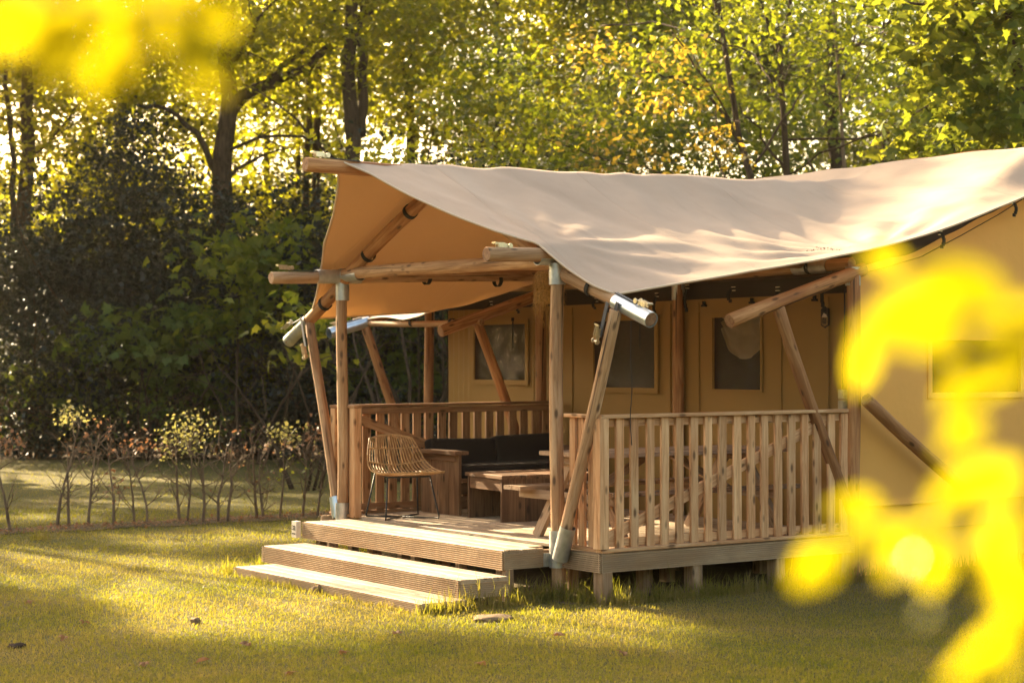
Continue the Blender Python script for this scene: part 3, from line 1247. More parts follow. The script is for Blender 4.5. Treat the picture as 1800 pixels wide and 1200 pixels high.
# front projecting part of the deck
FX, FY0, FY1 = -.475, .56, 3.64
grooved('fascia_board', (FX, FY1, .232), (FX, FY0, .232), .139, .026, (-1, 0, 0), M['fascia'], deck)
grooved('fascia_board', (FX + .004, FY0, .233), (-.10, FY0, .233), .138, .026, (0, -1, 0), M['fascia'], deck)
grooved('fascia_board', (-.02, FY1 + .0, .232), (FX, FY1 + .0, .232), .139, .026, (0, 1, 0), M['fascia'], deck)
grooved('fascia_board', (0, .465, .232), (0, 0, .232), .136, .026, (-1, 0, 0), M['fascia'], deck)
grooved('fascia_board', (.002, 0, .232), (2.62, 0, .232), .136, .026, (0, -1, 0), M['fascia'], deck)
grooved('fascia_board', (2.62, 4.16, .232), (.0, 4.16, .232), .136, .026, (0, 1, 0), M['fascia'], deck)
mb = MB()
for i in range(9):
    mb.box((FX + .02 + i * .015, FY0 - .004, DZ + .002), (.006, .01, .006))
mb.build('groove_end', M['screw'], deck)
mb = MB()
mb.box((-.07, .552, .285), (.07, .006, .10))
mb.box((-.085, .556, .285), (.006, .03, .10))
mb.build('bracket', M['zinc'], deck)
for (x, y) in ((.07, .05), (.95, .07), (1.8, .07), (2.5, .07), (.07, 2.2), (.07, 3.3), (.9, 1.4), (1.9, 1.4), (.9, 2.7), (1.9, 2.7), (.4, 1.0), (1.3, .8), (.25, .7), (.7, .35), (2.3, .8), (.07, 4.08), (1.3, 4.08), (2.4, 4.08)):
    s = board('stilt', (x, y, -.1), (x + rnd.uniform(-.01, .01), y, .232), .115 if y < .1 else .095, .095, M['stilt'], deck, (1, 0, 0), .006)
for y in (.7, 1.25, 1.9, 2.1, 2.9, 3.45):
    board('stilt', (-.38, y, -.1), (-.38, y, .232), .07, .07, M['stilt'], deck, (1, 0, 0), .005)
board('stilt', (-.40, .585, -.1), (-.405, .59, .232), .055, .075, M['stilt'], deck, (1, 0, 0), .005)
for y in (.70, 1.6, 2.7, 3.55):
    board('joist', (-.4, y, .285), (2.6, y, .285), .045, .12, M['stilt'], deck)

# steps
def step(name, label, zt, x0, x1, ya, yb, h, group='steps up to the veranda'):
    t = thing(name, label, 'step', ((x0 + x1) / 2, (ya + yb) / 2, 0), group)
    w = (x1 - x0 - .02)
    n = 3
    for i in range(n):
        c = x0 + .02 + w * (i + .5) / n
        board('tread_board', (c, ya + .004, zt - .013), (c, yb - .004, zt - .013), w / n - .004, .026, M['deck'], t)
    grooved('riser_board', (x0, yb, zt - h), (x0, ya, zt - h), h - .002, .026, (-1, 0, 0), M['fascia'], t)
    grooved('riser_board', (x0 + .003, ya, zt - h), (x1, ya, zt - h), h - .003, .026, (0, -1, 0), M['fascia'], t)
    grooved('riser_board', (x1, yb, zt - h), (x0, yb, zt - h), h - .002, .026, (0, 1, 0), M['fascia'], t)
    if zt - h > .02:
        for i in range(5):
            y = ya + .1 + (yb - ya - .2) * i / 4
            board('support', (x0 + .12, y, -.05), (x0 + .12, y, zt - h + .02), .07, .07, M['stilt'], t, (1, 0, 0))
            board('support', (x1 - .06, y + .05, -.05), (x1 - .06, y + .05, zt - h + .02), .07, .05, M['stilt'], t, (1, 0, 0))
    return t


step('timber_step', 'long grooved timber step, middle one, just below the veranda edge', .20, -.935, -.50, .445, 3.50, .135)
step('timber_step', 'long grooved timber step lying lowest, half sunk in the grass', .072, -1.33, -.93, .34, 3.23, .11)

# number block
nb_ = thing('house_number', 'small pale wooden block with number 32 on left corner of deck', 'sign', (-.5, 3.69, .25))
bl = board('block', (FX - .028, 3.68, .236), (FX - .028, 3.68, .376), .085, .05, M['white_paint'], nb_, (1, 0, 0), .004)


def text(body, size, p, parent, mat, name='lettering'):
    cu = bpy.data.curves.new('lettering', 'FONT')
    cu.body = body
    cu.size = size
    cu.align_x = 'CENTER'
    cu.align_y = 'CENTER'
    cu.extrude = .0012
    cu.materials.append(mat)
    tmp = bpy.data.objects.new('lettering_curve', cu)
    COL.objects.link(tmp)
    dg = bpy.context.evaluated_depsgraph_get()
    me = bpy.data.meshes.new_from_object(tmp.evaluated_get(dg))
    bpy.data.objects.remove(tmp)
    me.materials.clear()
    me.materials.append(mat)
    o = bpy.data.objects.new(name, me)
    COL.objects.link(o)
    mw = Matrix(((0, 0, -1, p[0]), (-1, 0, 0, p[1]), (0, 1, 0, p[2]), (0, 0, 0, 1)))
    WM[o.name] = mw
    o.parent = parent
    o.matrix_local = WM[parent.name].inverted() @ mw
    return o


text('32', .058, (FX - .0548, 3.68, .318), bl, M['ink'])
mb = MB()
for i in range(6):
    mb.box((FX - .0542, 3.706 - i * .010, .267 + .004 * (i % 2)), (.002, .006, .010))
mb.build('small_print', M['ink'], bl)

# ------------------------------------------------------------------ railings
def side_rail(name, label, y, x0, x1, inner, mat, slat_w, n, brace, group='veranda railings'):
    t = thing(name, label, 'railing', (x0, y, DZ), group)
    ro = .028 * (-1 if inner > 0 else 1)
    board('top_rail', (x0 - .02, y, 1.362), (x1, y, 1.372), .085, .026, mat, t)
    board('cross_rail', (x0, y + inner * .028, 1.315), (x1, y + inner * .028, 1.322), .03, .06, mat, t)
    board('bottom_rail', (x0 - .012, y, DZ + .013), (x1, y, DZ + .013), .075, .026, mat, t)
    board('cross_rail', (x0, y + inner * .028, DZ + .065), (x1, y + inner * .028, DZ + .065), .03, .06, mat, t)
    for i in range(n):
        x = x0 + .17 + (x1 - x0 - .19) * i / (n - 1) + rnd.uniform(-.006, .006)
        board('slat', (x, y - inner * .002, DZ + .028), (x + rnd.uniform(-.004, .004), y - inner * .002, 1.348), slat_w + rnd.uniform(-.003, .003), .026, mat, t, (0, 1, 0))
    b0, b1 = brace
    board('brace', b0, b1, .085, .026, mat, t, (0, 1, 0))
    return t


rR = side_rail('deck_railing', 'pale slatted timber railing along the near right side of the deck', .035, .03, 2.52, 1, M['rail'], .073, 17, ((.10, .066, .47), (2.35, .066, 1.30)))
# its short front return, between corner and front post
board('corner_post', (.035, .035, DZ + .028), (.035, .035, 1.348), .085, .085, M['rail'], rR, (0, 1, 0))
board('top_rail', (.06, .08, 1.361), (.06, .465, 1.364), .085, .026, M['rail'], rR)
board('bottom_rail', (.06, .075, DZ + .0135), (.06, .465, DZ + .0135), .075, .026, M['rail'], rR)
for y in (.17, .29, .40):
    board('slat', (.06, y, DZ + .028), (.06, y, 1.348), .072, .026, M['rail'], rR, (1, 0, 0))
board('brace', (.09, .08, .5), (.09, .48, .8), .07, .022, M['rail'], rR, (1, 0, 0))

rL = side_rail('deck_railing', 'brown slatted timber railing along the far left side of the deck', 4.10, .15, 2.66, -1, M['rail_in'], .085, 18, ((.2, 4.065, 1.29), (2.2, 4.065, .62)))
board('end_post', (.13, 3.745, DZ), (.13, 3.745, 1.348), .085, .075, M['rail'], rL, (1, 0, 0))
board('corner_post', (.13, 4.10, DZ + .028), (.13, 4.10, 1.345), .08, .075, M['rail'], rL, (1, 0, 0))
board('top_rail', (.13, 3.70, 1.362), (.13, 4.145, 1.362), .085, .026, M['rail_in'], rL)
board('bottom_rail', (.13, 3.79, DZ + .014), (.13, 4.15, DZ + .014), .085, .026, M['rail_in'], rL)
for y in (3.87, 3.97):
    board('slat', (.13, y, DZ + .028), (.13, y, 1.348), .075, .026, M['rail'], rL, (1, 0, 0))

# ------------------------------------------------------------------ rattan chair
chair = thing('rattan_chair', 'rattan shell chair on thin black steel legs, left side of the deck', 'chair', (.42, 3.42, DZ))
ang = math.atan2(-.95, -.18)
cf = Matrix.Translation((.44, 3.46, DZ)) @ Matrix.Rotation(ang, 4, 'Z')
prof = [(-.33, .735), (-.285, .655), (-.24, .57), (-.19, .49), (-.12, .43), (-.03, .395), (.07, .385), (.17, .39), (.25, .405), (.31, .425)]


def shell(u, s):
    """u along the profile 0..1, s across -1..1"""
    k = u * (len(prof) - 1)
    i = min(int(k), len(prof) - 2)
    f = k - i
    px = prof[i][0] + (prof[i + 1][0] - prof[i][0]) * f
    pz = prof[i][1] + (prof[i + 1][1] - prof[i][1]) * f
    hw = .205 + .105 * math.sin(min(1, u * 1.25) * math.pi / 2) - .05 * max(0, u - .75) * 2
    lift = .06 * s * s * math.sin(math.pi * min(1, u * 1.05))
    return cf @ Vector((px + .05 * s * s * (1 - u), hw * s, pz + lift - .03 * s * s * (1 - u)))


for i in range(21):
    s = -1 + 2 * i / 20
    tube('rattan_rod', [shell(u / 22, s) for u in range(23)], .0052, M['rattan'], chair, 6)
for u in (.0, .16, .36, .55, .78, 1.0):
    tube('cross_cane', [shell(u, -1 + 2 * j / 20) + Vector((0, 0, -.007)) for j in range(21)], .009 if u in (0., 1.) else .007, M['rattan'], chair, 6)
fr = MB()


def cpt(x, y, z):
    return cf @ Vector((x, y, z))


for sy in (-1, 1):
    fr.tube([cpt(-.14, sy * .20, .40), cpt(-.24, sy * .25, .02), cpt(-.235, sy * .25, .010), cpt(-.20, sy * .22, .010), cpt(0, 0, .012)], .0075, 8)
    fr.tube([cpt(.18, sy * .20, .375), cpt(.27, sy * .25, .03), cpt(.265, sy * .25, .010), cpt(.22, sy * .22, .010), cpt(0, 0, .012)], .0075, 8)
fr.tube([cpt(-.14, .2, .40), cpt(.18, .2, .375), cpt(.18, -.2, .375), cpt(-.14, -.2, .40), cpt(-.14, .2, .40)], .0075, 8)
fr.build('leg_frame', M['black_steel'], chair, True)

# ------------------------------------------------------------------ lounge bench with cushions
sofa = thing('lounge_bench', 'dark timber lounge bench with plank sides under black cushions, by left railing', 'bench', (1.7, 3.7, DZ))


def plank_panel(xc, ya, yb, z0, z1, n, parent, thick=.034):
    w = (yb - ya) / n
    for i in range(n):
        board('plank', (xc, ya + w * (i + .5), z0), (xc, ya + w * (i + .5), z1), w - .004, thick, M['furn'], parent, (1, 0, 0))


plank_panel(.98, 3.33, 3.97, DZ, .925, 4, sofa)
plank_panel(2.50, 3.33, 3.97, DZ, .925, 4, sofa)
board('arm_rest', (.97, 3.29, .943), (.97, 3.99, .943), .15, .034, M['furn'], sofa)
board('arm_rest', (2.47, 3.29, .943), (2.47, 3.99, .943), .15, .034, M['furn'], sofa)
board('arm_apron', (.955, 3.36, .893), (.955, 3.90, .893), .03, .055, M['furn'], sofa)
for k, z in enumerate((DZ + .12, DZ + .24)):
    board('front_rail', (1.0, 3.40, z), (2.48, 3.40, z), .03, .10, M['furn'], sofa)
for k in range(5):
    board('seat_slat', (1.0, 3.40 + k * .125, DZ + .32), (2.48, 3.40 + k * .125, DZ + .32), .10, .03, M['furn'], sofa)
board('back_rail', (1.0, 3.98, .80), (2.48, 3.98, .80), .03, .14, M['furn'], sofa)


def cushion(name, c, size, rotx, label):
    import bmesh
    bm = bmesh.new()
    bmesh.ops.create_cube(bm, size=1)
    bmesh.ops.scale(bm, vec=size, verts=bm.verts)
    bmesh.ops.bevel(bm, geom=bm.edges[:], offset=.035, segments=3, affect='EDGES', profile=.6)
    for v in bm.verts:
        a, b = v.co.x / size[0] * 2, v.co.z / size[2] * 2
        v.co.y *= 1 + .16 * max(0, 1 - a * a) * max(0, 1 - b * b)
        v.co.z += .008 * math.sin(v.co.x * 9)
    me = bpy.data.meshes.new(name)
    bm.to_mesh(me)
    bm.free()
    me.polygons.foreach_set('use_smooth', [True] * len(me.polygons))
    o = obj(name, me, M['cushion'], None, Matrix.Translation(c) @ Euler(rotx).to_matrix().to_4x4())
    return tag(o, label, 'cushion', 'black bench cushions')


cushion('seat_cushion', (1.74, 3.62, DZ + .395), (1.46, .56, .12), (0, 0, 0), 'long flat black seat cushion lying on the lounge bench')
cushion('back_cushion', (1.36, 3.88, .845), (.73, .14, .40), (R(-12), R(1.5), 0), 'left black back cushion leaning on the lounge bench')
cushion('back_cushion', (2.10, 3.87, .86), (.73, .14, .42), (R(-13), R(-1), 0), 'right black back cushion leaning on the lounge bench')

# ------------------------------------------------------------------ coffee table
ct = thing('coffee_table', 'low dark plank coffee table standing in the middle of the deck', 'table', (1.35, 2.85, DZ))
ca = math.atan2(-.10, .985)
cm = Matrix.Translation((.885, 2.53, DZ)) @ Matrix.Rotation(ca, 4, 'Z')


def cpos(a, b, z):
    return cm @ Vector((a, b, z))


cx_ = (cm.to_3x3() @ Vector((1, 0, 0)))
cy_ = (cm.to_3x3() @ Vector((0, 1, 0)))
TL = .95
for b in (.017, .625):
    for i in range(4):
        w = TL / 4
        board('plank', cpos(w * (i + .5), b, 0), cpos(w * (i + .5), b, .372), w - .004, .032, M['furn'], ct, cy_)
for i in range(4):
    w = (TL + .03) / 4
    board('top_board', cpos(-.015 + w * (i + .5), -.02, .390), cpos(-.015 + w * (i + .5), .665, .390), w - .005, .034, M['furn'], ct)
board('apron', cpos(.02, .04, .318), cpos(.02, .60, .318), .028, .10, M['furn'], ct)
board('apron', cpos(TL - .02, .04, .318), cpos(TL - .02, .60, .318), .028, .10, M['furn'], ct)
board('shelf_panel', cpos(.5, .035, .19), cpos(.5, .605, .19), .03, .37, M['furn'], ct)

# ------------------------------------------------------------------ picnic table behind the near railing
pt = thing('picnic_table', 'weathered picnic table with fixed benches behind the near railing slats', 'table', (1.3, .8, DZ))
for i in range(5):
    board('top_board', (.28, .47 + i * .15, 1.05), (2.25, .47 + i * .15, 1.05), .143, .032, M['grey_table'], pt)
for y in (.18, .29, 1.34, 1.46):
    if y > .2:
        board('bench_board', (.20 if y > 1 else .3, y, .765), (2.25, y, .765), .11, .032, M['grey_table'], pt)
for x in (.42, 2.0):
    board('leg', (x, 1.36, DZ), (x, .88, 1.03), .09, .045, M['grey_table'], pt, (1, 0, 0))
    board('leg', (x, .22, DZ), (x, .68, 1.03), .09, .045, M['grey_table'], pt, (1, 0, 0))
    board('cross_bar', (x - .045, .22, .715), (x - .045, 1.52, .715), .045, .07, M['grey_table'], pt)
    board('cross_bar', (x - .045, .5, 1.0), (x - .045, 1.1, 1.0), .045, .06, M['grey_table'], pt)
board('brace', (.46, .8, .72), (1.1, .8, 1.02), .045, .06, M['grey_table'], pt)
board('brace', (1.96, .8, .72), (1.35, .8, 1.02), .045, .06, M['grey_table'], pt)

# ------------------------------------------------------------------ raffia lamp shade, sockets
lamp = thing('raffia_lampshade', 'shaggy golden raffia lampshade hanging behind the front post', 'lamp', (.9, 1.85, 2.2))
LX, LY = .9, 1.86
V, Fc = [], []
prof_l = [(.095, 2.52), (.115, 2.50), (.118, 2.42), (.112, 2.38), (.124, 2.36), (.126, 2.27), (.12, 2.25)]
ns = 40
for r_, z_ in prof_l:
    for j in range(ns):
        a = 2 * math.pi * j / ns
        q = r_ * (1 + .05 * rnd.uniform(-1, 1))
        V.append((LX + q * math.cos(a), LY + q * math.sin(a), z_ + rnd.uniform(-.004, .004)))
for i in range(len(prof_l) - 1):
    for j in range(ns):
        k = (j + 1) % ns
        Fc.append((i * ns + j, i * ns + k, (i + 1) * ns + k, (i + 1) * ns + j))
obj('shade', mesh('shade', V, Fc), M['raffia'], lamp)
fr = MB()
for i in range(420):
    a = rnd.uniform(0, 6.283)
    z0 = rnd.choice((2.5, 2.46, 2.41, 2.36, 2.31, 2.28))
    r0 = .12
    l = rnd.uniform(.06, .14) if z0 > 2.3 else rnd.uniform(.10, .26)
    p0 = Vector((LX + r0 * math.cos(a), LY + r0 * math.sin(a), z0))
    out = Vector((math.cos(a), math.sin(a), 0))
    tn = Vector((-out.y, out.x, 0))
    p1 = p0 + out * rnd.uniform(.005, .03) + tn * rnd.uniform(-.02, .02) + Vector((0, 0, -l * .55))
    p2 = p0 + out * rnd.uniform(-.03, .03) + tn * rnd.uniform(-.05, .05) + Vector((0, 0, -l))
    for q0, q1 in ((p0, p1), (p1, p2)):
        fr.poly([q0 - tn * .002, q0 + tn * .002, q1 + tn * .0015, q1 - tn * .0015])
kind(fr.build('fringe', M['raffia'], lamp), 'stuff')
tube('cord', [(LX, LY, 2.5), (LX, LY, 2.95)], .004, M['strap'], lamp, 6)

sk = thing('socket_box', 'beige weatherproof socket with a cable fixed beside the right wall post', 'socket', (2.6, .12, 1.4))
b = MB()
b.box((2.60, .135, 1.50), (.05, .055, .075))
b.box((2.60, .135, 1.415), (.05, .055, .075))
b.build('housing', M['plug'], sk)
b = MB()
b.box((2.572, .135, 1.50), (.012, .045, .06))
b.box((2.572, .135, 1.415), (.012, .045, .06))
b.build('lid', M['plug'], sk)
tube('cable', [(2.60, .135, 1.54), (2.585, .125, 1.7), (2.60, .115, 1.95), (2.595, .11, 2.35)], .006, M['strap'], sk, 6)
tube('cable', [(2.60, .135, 1.38), (2.60, .125, 1.2), (2.60, .12, .6)], .006, M['strap'], sk, 6)


# ------------------------------------------------------------------ foliage generators
def rand_unit(n, rs):
    v = rs.normal(size=(n, 3))
    return v / np.linalg.norm(v, axis=1, keepdims=True)


LEAF = {
    'rhomb': (np.array([(0, 0, 0), (.5, .33, .10), (1, 0, -.06), (.5, -.33, .10)]), [(0, 1, 2, 3)]),
    'lobed': (np.array([(0, 0, 0), (.12, .20, .03), (.02, .50, .0), (.36, .30, .05), (.55, .46, -.03), (.62, .20, .04), (1, 0, -.10), (.62, -.20, .04), (.55, -.46, -.03), (.36, -.30, .05), (.02, -.50, .0), (.12, -.20, .03)]),
              [(0, 1, 2, 3), (0, 3, 5, 6), (3, 4, 5, 5), (0, 6, 7, 9), (7, 8, 9, 9), (0, 9, 10, 11)]),
}


def leaf_cloud(name, centers, sizes, mat, parent, rs, shape='rhomb', droop=.35, up=.45, stuff=True):
    """one mesh of many leaf faces; centers (n,3), sizes (n,)"""
    n = len(centers)
    tv, tf = LEAF[shape]
    d = rand_unit(n, rs)
    d[:, 2] = d[:, 2] * .6 - droop
    d /= np.linalg.norm(d, axis=1, keepdims=True)
    nn = rand_unit(n, rs)
    nn[:, 2] = np.abs(nn[:, 2]) + up
    w = np.cross(nn, d)
    w /= np.linalg.norm(w, axis=1, keepdims=True) + 1e-9
    nrm = np.cross(d, w)
    P = (centers[:, None, :] + sizes[:, None, None] * (tv[None, :, 0:1] * d[:, None, :] + tv[None, :, 1:2] * w[:, None, :] + tv[None, :, 2:3] * nrm[:, None, :]))
    k = len(tv)
    if shape == 'rhomb':
        faces = (np.arange(n)[:, None] * k + np.array(tf[0])[None, :])
        me = mesh_np(name, P.reshape(-1, 3), faces)
    else:
        tris = []
        for q in tf:
            tris.append((q[0], q[1], q[2]))
            if q[3] != q[2]:
                tris.append((q[0], q[2], q[3]))
        tr = np.array(tris)
        faces = (np.arange(n)[:, None, None] * k + tr[None]).reshape(-1, 3)
        me = mesh_np(name, P.reshape(-1, 3), faces)
    o = obj(name, me, mat, parent)
    if stuff:
        kind(o, 'stuff')
    return o


def clusters(rs, ells, per_m3, spread=.42, n_leaf=45):
    """clump centres inside ellipsoids, leaves gathered round each clump"""
    out = []
    for c, r in ells:
        vol = 4.19 * r[0] * r[1] * r[2]
        k = max(3, int(vol * per_m3))
        u = rand_unit(k, rs) * (rs.uniform(.15, 1, size=(k, 1)) ** (1 / 2.2))
        u *= 1 + .18 * rs.normal(size=(k, 1))
        cc = np.array(c) + u * np.array(r)
        m = rs.poisson(n_leaf, size=k)
        idx = np.repeat(np.arange(k), m)
        sp = spread * rs.uniform(.6, 1.35, size=k)[idx][:, None]
        off = rs.normal(size=(len(idx), 3)) * sp * np.array((1, 1, .55))
        out.append(cc[idx] + off)
    return np.concatenate(out)


def limb_path(p0, d, ln, rs, n=7, wob=.12, rise=.15):
    pts = [Vector(p0)]
    d = Vector(d).normalized()
    for i in range(n):
        d = (d + Vector((rs.normal() * wob, rs.normal() * wob, rs.normal() * wob + rise / n))).normalized()
        pts.append(pts[-1] + d * (ln / n))
    return pts


def trunk_mesh(mb, pts, r0, r1, ns=10):
    n = len(pts)
    mb.tube(pts, [r0 + (r1 - r0) * (i / (n - 1)) for i in range(n)], ns)


# --- forest trees: trunk polyline given by photo columns/rows at one depth
GT = 'trees of the wood behind the tent'


def forest_tree(label, depth, line, wpx, crown, leaf, seed, size=.15, per=1.0, n_leaf=42, spread=.45, barkm='bark', limbs=6, extra=None, shape='rhomb', cat='tree', name='broadleaf_tree'):
    rs = np.random.RandomState(seed)
    base = at(line[0][0], depth)
    t = thing(name, label, cat, base, GT)
    pts = [at(px, depth + rs.uniform(-.2, .2), hz(py, depth)) for px, py in line]
    pts[0].z = -.1
    r0 = wpx / FPX * depth / 2
    # smooth the trunk
    P = []
    for a, b in zip(pts, pts[1:]):
        m = max(2, int((b - a).length / .5))
        for i in range(m):
            P.append(lerp(a, b, i / m) + Vector((rs.normal(), rs.normal(), 0)) * r0 * .10)
    P.append(pts[-1])
    mb = MB()
    trunk_mesh(mb, P, r0 * 1.25, r0 * .45, 12)
    for ex in (extra or []):
        q = [at(px, depth + dd, hz(py, depth)) for px, py, dd in ex[1]]
        Q = []
        for a, b in zip(q, q[1:]):
            for i in range(4):
                Q.append(lerp(a, b, i / 4) + Vector((rs.normal(), rs.normal(), rs.normal())) * .03)
        Q.append(q[-1])
        trunk_mesh(mb, Q, ex[0] / FPX * depth / 2, ex[0] / FPX * depth / 5, 8)
    for i in range(limbs):
        k = int(len(P) * rs.uniform(.35, .97))
        a = rs.uniform(0, 6.28)
        lp = limb_path(P[min(k, len(P) - 1)], (math.cos(a), math.sin(a), rs.uniform(.0, .8)), rs.uniform(1.6, 4.0), rs, 8, .16)
        trunk_mesh(mb, lp, r0 * rs.uniform(.18, .34), .012, 6)
        for j in range(3):
            lq = limb_path(lp[rs.randint(2, 8)], rand_unit(1, rs)[0] + np.array((0, 0, .3)), rs.uniform(.6, 1.6), rs, 5, .2)
            trunk_mesh(mb, lq, r0 * .09, .006, 5)
    mb.build('trunk', M[barkm], t, True)
    ells = []
    for px, py, rx, rz, dd, ry in crown:
        c = at(px, depth + dd, hz(py, depth + dd))
        ells.append(((c.x, c.y, c.z), (rx, rx if ry is None else ry, rz)))
    C = clusters(rs, ells, per * 1.35, spread * .9, int(n_leaf * 1.7))
    leaf_cloud('crown', C, rs.uniform(.65, 1.25, len(C)) * size, LF[leaf], t, rs, shape)
    return t


def bush(name, label, px, depth, rx, rz, leaf, seed, size=.12, per=5.0, n_leaf=45, spread=.3, shape='rhomb', zc=None, cat='bush', group='bushes under the trees', ells=None, stems=5, ry=None, twigs=0, blossom=0):
    rs = np.random.RandomState(seed)
    zc = rz if zc is None else zc
    if zc - rz < 1.3 and depth < 34.2 and px < 760:
        f = 34.4 / depth
        zc, rx, rz, size, depth = CAM.z + (zc - CAM.z) * f, rx * f, rz * f, size * f, depth * f
        ells = [(a, b, c * f, d * f, e) for a, b, c, d, e in (ells or [])]
    base = at(px, depth)
    t = thing(name, label, cat, base, group)
    el = [((base.x, base.y, zc), (rx, ry or rx, rz))]
    for q in (ells or []):
        c = at(q[0], depth + q[4], hz(q[1], depth + q[4]))
        el.append(((c.x, c.y, c.z), (q[2], q[2], q[3])))
    mb = MB()
    for i in range(stems):
        a = rs.uniform(0, 6.28)
        p = base + Vector((math.cos(a), math.sin(a), 0)) * rs.uniform(0, .35)
        lp = limb_path(p + Vector((0, 0, -.05)), (math.cos(a) * .4, math.sin(a) * .4, 1), (zc + rz) * rs.uniform(.6, .95), rs, 9, .10)
        trunk_mesh(mb, lp, rs.uniform(.02, .05), .008, 6)
        for j in range(4 + twigs):
            lq = limb_path(lp[rs.randint(1, 9)], (rs.normal(), rs.normal(), rs.uniform(-.1, .8)), rs.uniform(.5, 1.4), rs, 6, .22)
            trunk_mesh(mb, lq, .012, .004, 5)
    mb.build('stem', M['twig' if twigs else 'bark'], t, True)
    C = clusters(rs, el, per, spread, n_leaf)
    C = C[C[:, 2] > .05]
    leaf_cloud('foliage', C, rs.uniform(.65, 1.25, len(C)) * size, LF[leaf], t, rs, shape)
    if blossom:
        B = clusters(rs, el, blossom, .07, 16)
        B = B[B[:, 2] > .3]
        leaf_cloud('blossom', B, rs.uniform(.7, 1.2, len(B)) * .05, LF['blossom'], t, rs, 'rhomb', 0, .8)
    return t


# (px, py, rx, rz, depth offset, ry)
forest_tree('sturdy brown trunk left of the tent, forking above a long rising right limb', 36.5,
            [(396, 830), (398, 560), (388, 320), (402, 170), (392, 80), (400, -60), (396, -220)], 40,
            [(330, 60, 2.6, 1.5, 0, None), (520, 90, 2.4, 1.4, .5, None), (420, -60, 3.4, 1.8, 0, None), (620, 0, 1.9, 1.2, .5, None), (250, 190, 1.5, .9, .5, None), (500, 210, 1.5, .9, 1, None)], 'beech', 101, .15, .75, 34, .42, limbs=9,
            extra=[(24, [(402, 190, 0), (440, 160, 0), (490, 140, .2), (555, 100, .3), (640, 20, .5), (690, -40, .6)]), (13, [(450, 158, .1), (500, 110, .3), (560, 60, .4), (600, -20, .5)]), (14, [(388, 330, 0), (350, 240, -.2), (300, 200, -.4), (240, 190, -.5)])])
forest_tree('thick double trunk rising behind the left end of the roof ridge', 36,
            [(622, 800), (624, 420), (620, 250), (612, 120), (622, 0), (618, -200)], 34,
            [(640, 40, 2.4, 1.5, 0, None), (700, -80, 2.8, 1.8, 0, None), (560, -40, 2.0, 1.4, .6, None), (660, 190, 1.5, 1.0, .8, None)], 'beech', 102, .16, .6, 34, .45, 'bark', 7,
            extra=[(22, [(630, 240, .2), (638, 120, .2), (630, 40, .2), (650, -60, .3)])])
forest_tree('slim trunk in a close pair, between the forked trunk and the double trunk', 41,
            [(553, 800), (556, 260), (560, 120), (556, -80)], 17,
            [(520, 60, 2.2, 1.5, 0, None), (570, 180, 1.8, 1.2, .5, None), (560, -80, 2.5, 1.5, 0, None)], 'beech', 103, .17, .6, 34, .5,
            extra=[(13, [(540, 400, 0), (543, 160, 0), (536, 60, 0), (520, -60, 0)])])
forest_tree('thin distant trunk just right of the forked trunk', 46,
            [(468, 800), (468, 220), (462, 160), (440, 60), (430, -80)], 15,
            [(450, 40, 2.6, 1.8, 0, None), (400, 180, 2.0, 1.4, .5, None), (440, 320, 1.8, 1.3, 0, None)], 'beech', 104, .18, .5, 34, .55, limbs=4)
forest_tree('leftmost thick trunk, seen at the left edge of the wood', 38,
            [(36, 820), (40, 400), (46, 230), (40, 60), (46, -160)], 30,
            [(60, 60, 2.6, 1.6, 0, None), (120, 230, 1.6, 1.1, .3, None), (-20, 240, 1.6, 1.2, .5, None), (40, -120, 3.0, 1.6, 0, None)], 'beech', 105, .16, 1.1, 40, .45,
            extra=[(12, [(26, 420, -.6), (18, 250, -.6), (8, 120, -.6), (-20, 0, -.6)])])
forest_tree('tree with a leaning grey fork above the middle of the ridge', 39,
            [(722, 800), (722, 220), (712, 110), (735, 40), (748, -100)], 22,
            [(740, 60, 2.4, 1.4, 0, None), (800, -60, 2.6, 1.6, 0, None), (770, 180, 1.6, 1.0, .6, None)], 'beech', 106, .16, .8, 36, .45,
            extra=[(12, [(716, 150, 0), (700, 60, 0), (690, -60, 0)])])
forest_tree('leafy tree with hidden trunk, high above the roof centre', 40,
            [(872, 800), (868, 300), (876, 120), (870, -120)], 18,
            [(880, 70, 2.8, 1.6, 0, None), (960, -40, 2.8, 1.7, 0, None), (850, 210, 2.2, 1.2, 0, None), (930, 170, 1.8, 1.0, 1, None)], 'beech', 107, .17, .75, 36, .5)
forest_tree('slender red-brown trunk bending right above the roof saddle', 27,
            [(1330, 780), (1322, 320), (1300, 240), (1282, 130), (1268, 30), (1250, -120)], 15,
            [(1260, 0, 1.8, 1.2, 0, None), (1200, 100, 1.5, .9, .4, None), (1330, 80, 1.2, .8, .6, None)], 'green', 108, .12, 1.1, 32, .4, limbs=8,
            extra=[(7, [(1300, 245, 0), (1250, 170, .1), (1180, 130, .2), (1120, 120, .2)]), (6, [(1320, 310, 0), (1380, 210, 0), (1420, 150, .1)]), (7, [(1262, 20, 0), (1240, -30, 0)])])
forest_tree('slim brown trunk splitting into a high V, left of the dark pine trunk', 29,
            [(1392, 780), (1384, 310), (1376, 180), (1372, 90), (1390, 10), (1400, -120)], 15,
            [(1380, -20, 1.9, 1.2, 0, None), (1430, 60, 1.2, .8, .5, None)], 'green', 109, .12, 1.1, 32, .4, limbs=7,
            extra=[(9, [(1373, 90, 0), (1350, 30, 0), (1328, -20, 0)]), (6, [(1384, 300, 0), (1340, 240, 0), (1300, 180, 0)])])
